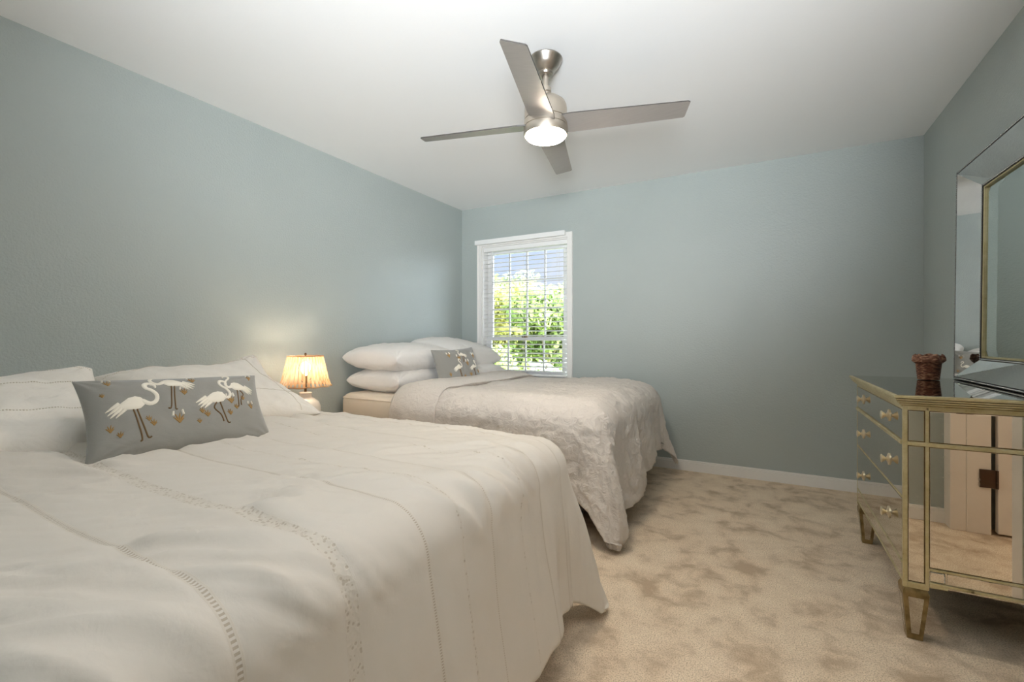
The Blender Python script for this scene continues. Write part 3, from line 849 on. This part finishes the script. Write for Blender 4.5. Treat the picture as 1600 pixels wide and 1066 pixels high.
LW, LH = .56, .30
fnL = pillow_fn(LW, LH, .13, 71, pin=.07, wr=.005)
cu = make_pillow('cushion', fnL, M_GREYF, 96, 56)
cu.matrix_world = frame((-1.80, .865, .812), (.10, 1, -.03), (-.55, .0, .85))
tag(cu, 'long grey cushion embroidered with flamingos, leaning on the shams of the nearest bed', 'cushion')
em = Emb(fnL, .63, .335)
flamingo(em, -.185, .035, 1.35, cu, 1, 'down', .82)
flamingo(em, -.035, .118, 1.15, cu, -1, 'down', .8)
flamingo(em, .095, .035, 1.3, cu, 1, 'up', .85, False)
flamingo(em, .205, .085, 1.1, cu, -1, 'up', .85, False)
for (x, y, s_, wh) in ((-.235, .125, .9, True), (-.262, .075, .6, False), (-.255, -.06, 1.0, False), (-.228, -.085, .8, False), (-.14, -.04, .8, False), (-.128, -.06, .9, False),
                       (-.045, -.055, 1.4, True), (-.01, .06, 1.0, True), (.03, .12, 1.0, True), (.035, -.03, .8, False), (.052, -.045, 1.0, False), (.02, -.07, .7, False),
                       (.155, .01, 1.3, True), (.14, -.045, .9, False), (.172, -.02, .8, False), (.24, -.02, 1.0, True), (.27, .13, .9, True), (.21, .02, .8, False)):
    sprig(em, x, y, s_, cu, wh)

SW, SH = .48, .33
fnS = pillow_fn(SW, SH, .12, 81, pin=.08, wr=.006)
cs = make_pillow('cushion', fnS, M_GREYF, 72, 52)
cs.matrix_world = frame((-2.12, 2.965, .85), (.10, 1, .03), (-.30, -.02, .85))
tag(cs, 'short grey cushion embroidered with flamingos, in front of the stacked pillows by the window', 'cushion')
em = Emb(fnS, SW, SH)
flamingo(em, -.06, .0, .95, cs, 1, 'up', .95)
flamingo(em, .12, -.01, .8, cs, 1, 'down', .9)
flamingo(em, .03, .10, .8, cs, -1, 'up', .8, False)
for (x, y, s_, wh) in ((-.12, .09, 1.3, True), (-.02, .06, 1.5, True), (.06, .01, 1.5, True), (.07, -.08, 1.3, False), (.17, .07, 1.2, True), (-.16, -.06, 1.2, False), (-.0, -.09, 1.2, False), (.19, -.06, 1.0, False)):
    sprig(em, x, y, s_, cs, wh)

# ---------------------------------------------------------------- nightstand and lamp
NX, NY = -2.565, 1.932
ns = empty('nightstand', (NX - .01, 2.025, 0), label='small wooden nightstand between the two beds, under the table lamp', cat='nightstand')
box('cabinet_body', (-.23, .20, -.185, .185, .12, .49), M_OAK, ns, bev=.006)
box('top', (-.24, .215, -.195, .195, .49, .515), M_OAK, ns, bev=.006)
for z0, z1 in ((.14, .295), (.31, .475)):
    dwr = box('drawer', (.20, .216, -.175, .175, z0, z1), M_OAK, ns, bev=.004)
    bm = bmesh.new(); add_tube(bm, [(.215, 0, (z0 + z1) / 2), (.225, 0, (z0 + z1) / 2), (.237, 0, (z0 + z1) / 2)], [.006, .006, .014], 14); link_bm('knob', bm, M_BRONZE, dwr, True)
for sx in (-.2, .17):
    for sy in (-.16, .16): link_bm('leg', leg_bm(sx, sy, .02, .122), M_OAK, ns, True)

lp = empty('table_lamp', (NX, NY, .515), label='lit table lamp with a rattan shade and white ceramic base between the beds', cat='lamp')
z0 = .515
lathe('base', [(z[0], z[1] - z0) for z in ((.055, .515), (.062, .52), (.075, .54), (.088, .58), (.093, .62), (.090, .655), (.078, .682), (.055, .700), (.040, .708), (.037, .714), (.037, .734), (.039, .740), (.030, .744), (.010, .745))], M_CERAM, lp)
lathe('stem', [(.008, .744 - z0), (.008, .80 - z0), (.016, .805 - z0), (.016, .85 - z0)], M_BRONZE, lp, seg=20)
bm = bmesh.new(); add_lathe(bm, [(.012, .850 - z0), (.016, .865 - z0), (.028, .885 - z0), (.031, .90 - z0), (.026, .92 - z0), (.012, .932 - z0), (.002, .935 - z0)], 0, 0, 24)
bulb = link_bm('bulb', bm, M_BULB, lp, True)
bm = bmesh.new()
for sg in (-1, 1): add_tube(bm, [(0, sg * .012, .80 - z0), (0, sg * .045, .83 - z0), (0, sg * .052, .89 - z0), (0, sg * .035, .95 - z0), (0, 0, .972 - z0)], .0018, 6)
add_tube(bm, [(-.100, 0, .972 - z0), (.100, 0, .972 - z0)], .0016, 6); add_tube(bm, [(0, -.100, .972 - z0), (0, .100, .972 - z0)], .0016, 6)
link_bm('harp', bm, M_BRONZE, lp, True)
lathe('finial', [(.003, .972 - z0), (.005, .976 - z0), (.008, .982 - z0), (.006, .990 - z0), (.001, .993 - z0)], M_BRONZE, lp, seg=14)
bm = bmesh.new(); NR = 36; ZT, ZB = .972 - z0, .782 - z0
for k in range(NR):
    a = 2 * math.pi * k / NR; hw = .44 * math.pi / NR; rows = []
    for f_ in (0, .25, .5, .75, .92, 1.0):
        r = .104 + (.146 - .104) * f_ + (.008 * ((f_ - .75) / .25) ** 2 if f_ > .75 else 0)
        z = ZT + (ZB - ZT) * f_; row = []
        for o_, dr_ in ((-1, 0), (0, .0022), (1, 0)): row.append(bm.verts.new(((r + dr_) * math.cos(a + o_ * hw * 1.35), (r + dr_) * math.sin(a + o_ * hw * 1.35), z)))
        rows.append(row)
    for p, q in zip(rows, rows[1:]):
        for j in (0, 1): bm.faces.new((p[j], p[j + 1], q[j + 1], q[j]))
sh = link_bm('lamp_shade', bm, M_RATTAN, lp, True)
bm = bmesh.new()
def ring(bm, r, z, rr, wav=0.0, n=88, ph=0):
    add_tube(bm, [((r + wav * math.sin(22 * 2 * math.pi * k / n + ph)) * math.cos(2 * math.pi * k / n), (r + wav * math.sin(22 * 2 * math.pi * k / n + ph)) * math.sin(2 * math.pi * k / n), z + wav * math.cos(11 * 2 * math.pi * k / n + ph)) for k in range(n)], rr, 6, True)
ring(bm, .105, ZT, .0035, .001)
link_bm('top_binding', bm, M_RATTAN, sh, True); bm = bmesh.new()
ring(bm, .1535, ZB + .001, .0042, .002)
link_bm('bottom_binding', bm, M_RATTAN, sh, True)
light('lamp_bulb_light', 'POINT', (NX, NY, .905), (0, 0, 0), BULB_W, (1, .82, .62), shadow_soft_size=.03)

# ---------------------------------------------------------------- mirrored dresser
DX0, DX1, DYa, DYb, DT = .435, .903, 2.135, 3.085, .88
ds = empty('mirrored_dresser', ((DX0 + DX1) / 2, (DYa + DYb) / 2, 0), label='mirrored dresser with worn gilt trim standing against the right-hand wall', cat='dresser')
ox, oy = ds.location.x, ds.location.y
def D(b): return (b[0] - ox, b[1] - ox, b[2] - oy, b[3] - oy, b[4], b[5])
def dbox(name, b, mat, parent=None, bev=.002): return box(name, D(b), mat, parent or ds, bev=bev)
dbox('carcass', (DX0 + .004, DX1 - .004, DYa + .004, DYb - .004, .205, .842), M_MIRR, bev=0)
# top: stepped gilt edge with an inset mirror
bm = bmesh.new()
for (o_, z_0, z_1) in ((.010, .838, .8435), (.017, .8455, .8512), (.024, .8532, .8592), (.029, .8612, .8672), (.034, .8692, .8795)):
    add_box(bm, *D((DX0 - o_, DX1 + .010, DYa - o_, DYb + o_, z_0, z_1)), bev=.0018)
top = link_bm('top', bm, M_GILT, ds)
dbox('moulding_groove', (DX0 - .008, DX1 + .008, DYa - .008, DYb + .008, .8385, .871), M_BRONZE, top, bev=0)
dbox('top_mirror', (DX0 - .022, DX1 + .006, DYa - .022, DYb + .022, .876, .8812), M_MIRRTOP, top, bev=.0008)
# gilt frame: posts and rails
bm = bmesh.new(); g = .014
ZB0, ZB1 = .19, .842
def G(*b): add_box(bm, *D(b), bev=.0022)
for (px, py) in ((DX0 - .004, DYa - .004), (DX0 - .004, DYb - g + .004), (DX1 - g + .002, DYa - .004)):
    G(px, px + g, py, py + g, ZB0, ZB1)
# near end face (faces the camera): pilasters and rails
PI0, PI1 = DX0 + .058, DX1 - .058
for x in (PI0, PI1): G(x, x + .011, DYa - .003, DYa + .01, ZB0, ZB1)
G(DX0 + .008, DX1 - .008, DYa - .003, DYa + .010, .826, .842)
G(DX0 + .008, DX1 - .008, DYa - .007, DYa + .010, .700, .713)
G(DX0 + .008, DX0 + .062, DYa - .003, DYa + .01, .190, .212); G(DX1 - .062, DX1 - .008, DYa - .003, DYa + .01, .190, .212)
G(PI0 + .011, PI1, DYa - .004, DYa + .010, .262, .271)
G(PI0 + .011, PI1, DYa - .004, DYa + .010, .212, .222); G(PI0 + .011, PI0 + .061, DYa - .004, DYa + .01, .203, .213); G(PI1 - .05, PI1, DYa - .004, DYa + .01, .203, .213)
# front face (drawers)
G(DX0 - .004, DX0 + .01, DYa + .01, DYb - .01, .826, .842)
G(DX0 - .010, DX0 + .006, DYa + .004, DYb - .004, .700, .714)
G(DX0 - .005, DX0 + .006, DYa + .010, DYb - .010, .505, .512)
G(DX0 - .005, DX0 + .006, DYa + .010, DYb - .010, .270, .279)
G(DX0 - .004, DX0 + .006, DYa + .010, DYb - .010, .205, .216)
# far end
G(DX0 + .008, DX1 - .008, DYb - .010, DYb + .003, .826, .842); G(DX0 + .008, DX1 - .008, DYb - .010, DYb + .003, .205, .22)
link_bm('gilt_frame', bm, M_GILT, ds)
# dark line round the end panels
bm = bmesh.new(); dl = .0022
def framebox(bm, x0, x1, z0_, z1_, y, w_):
    for b in ((x0, x1, z0_, z0_ + w_), (x0, x1, z1_ - w_, z1_), (x0, x0 + w_, z0_, z1_), (x1 - w_, x1, z0_, z1_)):
        add_box(bm, *D((b[0], b[1], y - .0006, y + .004, b[2], b[3])), bev=0)
for (a, b_) in ((DX0 + .010, PI0), (PI1 + .011, DX1 - .010), (PI0 + .011, PI1)):
    framebox(bm, a, b_, .713, .826, DYa + .0035, dl); framebox(bm, a, b_, .212 if b_ - a < .1 else .271, .700, DYa + .0035, dl)
link_bm('panel_reveal', bm, M_BRONZE, ds)
# end mirror panels
for (a, b_) in ((DX0 + .0125, PI0 - .002), (PI1 + .013, DX1 - .0125), (PI0 + .013, PI1 - .002)):
    dbox('mirror_panel', (a, b_, DYa + .0005, DYa + .006, .7155, .8235), M_MIRR, bev=.0015)
    dbox('mirror_panel', (a, b_, DYa + .0005, DYa + .006, .2145 if b_ - a < .1 else .2735, .6975), M_MIRR, bev=.0015)
dbox('mirror_panel', (PI0 + .013, PI0 + .055, DYa + .0005, DYa + .006, .2235, .2605), M_MIRR, bev=.004)
dbox('mirror_panel', (PI0 + .059, PI1 - .055, DYa + .0005, DYa + .006, .2235, .2605), M_MIRR, bev=.0015)
# drawers
def knob(parent, y, z):
    bm = bmesh.new(); x = DX0 - .0045
    def Q(d_): return (x - d_ - ox, y - oy, z)
    add_tube(bm, [Q(-.002), Q(.002), Q(.003), Q(.007), Q(.0075)], [.0235, .0235, .015, .010, .006], 24)
    add_tube(bm, [Q(.007), Q(.011), Q(.015), Q(.024), Q(.026)], [.006, .006, .010, .0175, .015], 20)
    k = link_bm('knob', bm, M_KNOB, parent, True); edge_split(k, 50); return k
t = NT('champagne_knob', lin(228, 214, 184), .28, .7); t.bump(t.noise(60, 2), .05, .001); M_KNOB = t.m
for (a, b_, zk) in ((.716, .824, .775), (.514, .698, .600), (.281, .503, .388)):
    dw = dbox('drawer', (DX0 - .0035, DX0 + .006, DYa + .012, DYb - .012, a, b_), M_MIRR, bev=.002)
    for yk in (2.345, 2.90): knob(dw, yk, zk)
dbox('apron_mirror', (DX0 - .0025, DX0 + .006, DYa + .012, DYb - .012, .218, .268), M_MIRR, bev=.001)
# tapered legs with inset mirror
def dleg(cx_, cy_):
    bm = bmesh.new(); prev = None
    for z, hw in ((.192, .030), (.178, .036), (.172, .037), (.002, .0215)):
        r = [bm.verts.new((cx_ - ox + sx * hw, cy_ - oy + sy * hw, z)) for sx, sy in ((-1, -1), (1, -1), (1, 1), (-1, 1))]
        if prev:
            for k in range(4): bm.faces.new((prev[k], prev[(k + 1) % 4], r[(k + 1) % 4], r[k]))
        else: bm.faces.new(r)
        prev = r
    bm.faces.new(prev[::-1])
    L = link_bm('leg', bm, M_GILTB, ds)
    bm = bmesh.new()
    for nx_, ny_ in ((0, -1), (-1, 0)):
        q = []
        for z, hw, iw in ((.158, .0357, .022), (.158, .0357, .022), (.024, .0236, .0105), (.024, .0236, .0105)):
            sgn = (-1, 1, 1, -1)[len(q)]
            x = nx_ * (hw + .0008) if nx_ else sgn * iw; y = ny_ * (hw + .0008) if ny_ else sgn * iw
            q.append(bm.verts.new((cx_ - ox + x, cy_ - oy + y, z)))
        f_ = bm.faces.new(q)
    r = bmesh.ops.extrude_face_region(bm, geom=list(bm.faces))
    for v in r['geom']:
        if isinstance(v, bmesh.types.BMVert): v.co.x += (cx_ - ox - v.co.x) * .15; v.co.y += (cy_ - oy - v.co.y) * .15
    link_bm('leg_mirror', bm, M_MIRR, L)
t = NT('dull_gilt', rough=.45, metal=.5)
t.color(t.ramp(t.noise(20, 5), [(.35, lin(104, 84, 48)), (.6, lin(158, 136, 92))])); M_GILTB = t.m
for cx_ in (DX0 + .033, DX1 - .035):
    for cy_ in (DYa + .033, DYb - .033): dleg(cx_, cy_)

# ---------------------------------------------------------------- bevelled mirror leaning on the dresser
MY0, MY1, MZ0, MH = 2.14, 3.06, .8835, 1.02
mr = empty('framed_mirror', (.818, (MY0 + MY1) / 2, MZ0), label='big mirror with a wide silvery frame, standing on the dresser against the wall', cat='mirror')
mr.rotation_euler = (0, math.radians(.6), 0)
hw = (MY1 - MY0) / 2; FW = .10
def ringquad(bm, o0, x0_, o1, x1_):
    """four mitred quads between rectangle inset o0 at depth x0_ and inset o1 at depth x1_"""
    def rc(o_): return [(-hw + o_, o_), (hw - o_, o_), (hw - o_, MH - o_), (-hw + o_, MH - o_)]
    a, b_ = rc(o0), rc(o1); out = []
    for k in range(4):
        p = [(x0_, a[k][0], a[k][1]), (x0_, a[(k + 1) % 4][0], a[(k + 1) % 4][1]), (x1_, b_[(k + 1) % 4][0], b_[(k + 1) % 4][1]), (x1_, b_[k][0], b_[k][1])]
        out.append(p)
    return out
quads = ringquad(None, .010, 0.0, FW - .003, .064)
for p in quads:      # four mitred strips, each a slab with bevelled border
    c = Vector(np.mean(np.array(p), 0)); bm = bmesh.new()
    vs = [bm.verts.new(q) for q in p]; f_ = bm.faces.new(vs)
    r = bmesh.ops.inset_region(bm, faces=[f_], thickness=.009, depth=.0)
    f_.normal_update(); n_ = f_.normal.copy()
    if n_.x > 0: n_ = -n_
    bmesh.ops.translate(bm, verts=f_.verts, vec=n_ * .0018)
    s_ = link_bm('frame_strip', bm, M_FRAMEM, mr)
    so = s_.modifiers.new('thick', 'SOLIDIFY'); so.thickness = .004; so.offset = 0
bm = bmesh.new()
add_box(bm, .006, .082, -hw, -hw + .012, 0, MH); add_box(bm, .006, .082, hw - .012, hw, 0, MH); add_box(bm, .006, .082, -hw, hw, 0, .012); add_box(bm, .006, .082, -hw, hw, MH - .012, MH)
add_box(bm, .076, .084, -hw + .01, hw - .01, .01, MH - .01)
for (a_, b2, x0_, x1_) in ((.0, .010, -.003, .07), (FW - .002, FW + .008, .060, .078)):
    add_box(bm, x0_, x1_, -hw + a_, -hw + b2, a_, MH - a_); add_box(bm, x0_, x1_, hw - b2, hw - a_, a_, MH - a_)
    add_box(bm, x0_, x1_, -hw + b2, hw - b2, a_, b2); add_box(bm, x0_, x1_, -hw + b2, hw - b2, MH - b2, MH - a_)
link_bm('backing', bm, M_BLACK, mr)
def beads(name, o_, x_, r_, mat, step):
    bm = bmesh.new(); pts = []
    y_ = -hw + o_
    per = []
    ny_ = int((2 * hw - 2 * o_) / step); nz_ = int((MH - 2 * o_) / step)
    for k in range(ny_): per.append((-hw + o_ + k * step, o_)); per.append((-hw + o_ + k * step, MH - o_))
    for k in range(nz_): per.append((-hw + o_, o_ + k * step)); per.append((hw - o_, o_ + k * step))
    V = []; F = []
    oct_v = np.array([(1, 0, 0), (-1, 0, 0), (0, 1, 0), (0, -1, 0), (0, 0, 1), (0, 0, -1)]) * r_
    oct_f = np.array([(0, 2, 4), (2, 1, 4), (1, 3, 4), (3, 0, 4), (2, 0, 5), (1, 2, 5), (3, 1, 5), (0, 3, 5)])
    for i, (y, z) in enumerate(per): V.append(oct_v + np.array([x_, y, z])); F.append(oct_f + 6 * i)
    bm.free()
    return link_np(name, np.concatenate(V), np.concatenate(F), mat, mr)
beads('outer_beading', .005, -.003, .0042, M_SILVER, .0105)
beads('inner_beading', FW + .003, .060, .0042, M_SILVER, .0105)
bm = bmesh.new(); i0, i1 = FW + .008, FW + .016
add_box(bm, .063, .076, -hw + i0, -hw + i1, i0, MH - i0, bev=.002); add_box(bm, .063, .076, hw - i1, hw - i0, i0, MH - i0, bev=.002)
add_box(bm, .063, .076, -hw + i0, hw - i0, i0, i1, bev=.002); add_box(bm, .063, .076, -hw + i0, hw - i0, MH - i1, MH - i0, bev=.002)
link_bm('gilt_inner_frame', bm, M_GILT, mr)
bm = bmesh.new(); i2, i3 = i1, i1 + .028
def rcp(o_, x_): return [bm.verts.new((x_, y, z)) for y, z in ((-hw + o_, o_), (hw - o_, o_), (hw - o_, MH - o_), (-hw + o_, MH - o_))]
a, b_, c_ = rcp(i2, .0735), rcp(i3, .0705), rcp(i2, .0758)
for k in range(4): bm.faces.new((a[k], a[(k + 1) % 4], b_[(k + 1) % 4], b_[k])); bm.faces.new((a[k], c_[k], c_[(k + 1) % 4], a[(k + 1) % 4]))
bm.faces.new(b_); bm.faces.new(c_[::-1])
link_bm('mirror_glass', bm, M_GLASSM, mr)

# ---------------------------------------------------------------- small woven basket on the dresser
bk = empty('woven_basket', (.690, 2.935, .8815), label='small brown woven basket with a ruffled leafy rim on the dresser, beside the mirror', cat='basket')
bk.scale = (.80, .80, 1.0)
bm = bmesh.new(); nr, rows = 48, 17
rings = []
for j in range(rows * 2 + 1):
    f_ = j / (rows * 2); z = .002 + f_ * .088; r = .050 + .011 * f_ + .0018 * (1 if j % 2 else -1)
    rings.append([bm.verts.new(((r + .0016 * math.sin(k * math.pi / 2 + (j // 2) * math.pi)) * math.cos(2 * math.pi * k / nr), (r + .0016 * math.sin(k * math.pi / 2 + (j // 2) * math.pi)) * math.sin(2 * math.pi * k / nr), z)) for k in range(nr)])
for a, b_ in zip(rings, rings[1:]):
    for k in range(nr): bm.faces.new((a[k], a[(k + 1) % nr], b_[(k + 1) % nr], b_[k]))
bm.faces.new(rings[0][::-1])
o = link_bm('basket_body', bm, M_REED, bk, False); so = o.modifiers.new('thick', 'SOLIDIFY'); so.thickness = .003; so.offset = -1
bm = bmesh.new(); rings = []; nr = 72
for (r, z, wv) in ((.058, .080, .002), (.066, .088, .005), (.073, .098, .008), (.071, .112, .008), (.068, .123, .006)):
    rings.append([bm.verts.new(((r + wv * math.sin(7 * 2 * math.pi * k / nr + z * 40)) * math.cos(2 * math.pi * k / nr), (r + wv * math.sin(7 * 2 * math.pi * k / nr + z * 40)) * math.sin(2 * math.pi * k / nr), z + wv * .8 * math.cos(5 * 2 * math.pi * k / nr))) for k in range(nr)])
for a, b_ in zip(rings, rings[1:]):
    for k in range(nr): bm.faces.new((a[k], a[(k + 1) % nr], b_[(k + 1) % nr], b_[k]))
o = link_bm('ruffled_rim', bm, M_REED, bk, True); so = o.modifiers.new('thick', 'SOLIDIFY'); so.thickness = .003; so.offset = -1

# ---------------------------------------------------------------- outdoors, beyond the window
t = NT('lawn', rough=1.0); t.color(t.ramp(t.noise(.8, 5), [(.35, lin(84, 98, 56)), (.55, lin(128, 134, 90)), (.7, lin(170, 162, 146))])); M_LAWN = t.m
struct('ground', [(-45, 25, YB + .2, 70, -1.2, -1.0)], M_LAWN)
def leafmat(name, a, b):
    m = bpy.data.materials.new(name); m.use_nodes = True
    n, l = m.node_tree.nodes, m.node_tree.links; n.clear()
    o = n.new('ShaderNodeOutputMaterial'); d = n.new('ShaderNodeBsdfDiffuse'); tr = n.new('ShaderNodeBsdfTranslucent'); mx = n.new('ShaderNodeMixShader')
    no = n.new('ShaderNodeTexNoise'); r = n.new('ShaderNodeValToRGB'); tc = n.new('ShaderNodeTexCoord')
    l.new(tc.outputs['Object'], no.inputs['Vector']); no.inputs['Scale'].default_value = 1.4
    l.new(no.outputs['Fac'], r.inputs[0]); r.color_ramp.elements[0].position = .35; r.color_ramp.elements[1].position = .65
    r.color_ramp.elements[0].color = a; r.color_ramp.elements[1].color = b
    l.new(r.outputs[0], d.inputs[0]); l.new(r.outputs[0], tr.inputs[0]); mx.inputs[0].default_value = .45
    l.new(d.outputs[0], mx.inputs[1]); l.new(tr.outputs[0], mx.inputs[2]); l.new(mx.outputs[0], o.inputs[0]); return m
M_LEAF = [leafmat('leaf_yellow_green', lin(112, 116, 58), lin(158, 154, 96)), leafmat('leaf_green', lin(70, 88, 46), lin(118, 128, 76)), leafmat('leaf_grey_green', lin(100, 110, 84), lin(136, 140, 114))]
t = NT('bark', rough=.9); t.color(t.ramp(t.noise(8, 4, vec=t.co(scale=(4, 4, 1))), [(.3, lin(96, 82, 68)), (.7, lin(160, 146, 130))])); M_BARK = t.m
def tree(name, x, y, h, cr, nleaf, mi, label, leaf=.14, seed=0, base=-1.0, low=.3):
    rs = np.random.RandomState(100 + seed)
    e = empty(name, (x, y, base), label=label, cat='tree' if name == 'tree' else 'shrub', group='trees and shrubs outside the window')
    bm = bmesh.new()
    if name == 'tree':
        add_tube(bm, [(0, 0, 0), (.06 * h / 6, .02, h * .3), (-.05, .04, h * .6), (0, 0, h * .85)], [.035 * h, .025 * h, .016 * h, .006 * h], 10)
    else: add_tube(bm, [(0, 0, 0), (0, 0, h * .6)], [.03, .01], 8)
    nb = 9 if name == 'tree' else 6
    cl = []
    for k in range(nb):
        a = rs.uniform(0, 6.28); rr = cr * rs.uniform(.45, .85); z = h * rs.uniform(low, .95)
        tip = (rr * math.cos(a) * (1.15 - z / h * .6), rr * math.sin(a) * (1.15 - z / h * .6), z); cl.append(tip)
        add_tube(bm, [(0, 0, z * .6), (tip[0] * .5, tip[1] * .5, z * .82), tip], [.010 * h, .006 * h, .002 * h], 6)
    cl.append((0, 0, h * .9)); cl.append((0, 0, h * .65))
    link_bm('trunk', bm, M_BARK, e, True)
    C = np.array(cl)[rs.randint(0, len(cl), nleaf)]
    u = rs.normal(size=(nleaf, 3)); u /= np.linalg.norm(u, axis=1, keepdims=True)
    C = C + u * (rs.uniform(0, 1, (nleaf, 1)) ** .45) * cr * .48 * np.array([1, 1, .75])
    t1 = rs.normal(size=(nleaf, 3)); t1 /= np.linalg.norm(t1, axis=1, keepdims=True)
    t2 = np.cross(t1, rs.normal(size=(nleaf, 3))); t2 /= np.linalg.norm(t2, axis=1, keepdims=True)
    L_ = leaf * rs.uniform(.6, 1.2, (nleaf, 1))
    V = np.stack([C - t1 * L_, C + t2 * L_ * .42, C + t1 * L_, C - t2 * L_ * .42], 1).reshape(-1, 3)
    F = np.arange(nleaf * 4).reshape(-1, 4)
    link_np('foliage', V, F, M_LEAF[mi], e, False)
    return e
# (x, y, height, crown radius, leaves, leaf kind)
tree('tree', -6.2, 10.6, 3.4, 1.6, 5200, 0, 'yellow-green leafy tree seen through the left columns of window panes', seed=1, leaf=.12)
tree('tree', -4.5, 9.9, 3.2, 1.35, 4800, 1, 'green leafy tree seen through the right columns of window panes', seed=2, leaf=.11)
tree('tree', -8.3, 15.5, 4.6, 1.4, 1500, 2, 'tall sparse grey-green tree against the sky, far left of the window view', seed=3, leaf=.14, low=.5)
tree('tree', -5.6, 17.5, 6.0, 1.5, 1700, 2, 'tallest sparse grey-green tree against the sky, right of the window view', seed=4, leaf=.15, low=.5)
tree('tree', -9.0, 15.0, 4.2, 2.1, 4200, 1, 'round green tree behind the yellow-green one outside the window', seed=5, leaf=.14)
tree('shrub', -5.0, 7.6, 1.9, 1.0, 2600, 1, 'low green shrub behind the lower sash, left of centre', seed=6, leaf=.08)
tree('shrub', -3.2, 6.7, 1.6, .8, 2200, 2, 'low grey-green shrub behind the lower sash, right of centre', seed=7, leaf=.08)
tree('tree', -9.5, 24.0, 4.6, 3.2, 4000, 1, 'broad distant green tree low behind the other trees', seed=8, leaf=.2)
tree('tree', -5.2, 15.5, 3.9, 1.8, 3000, 0, 'yellow-green tree at the right edge of the window view', seed=9, leaf=.14)
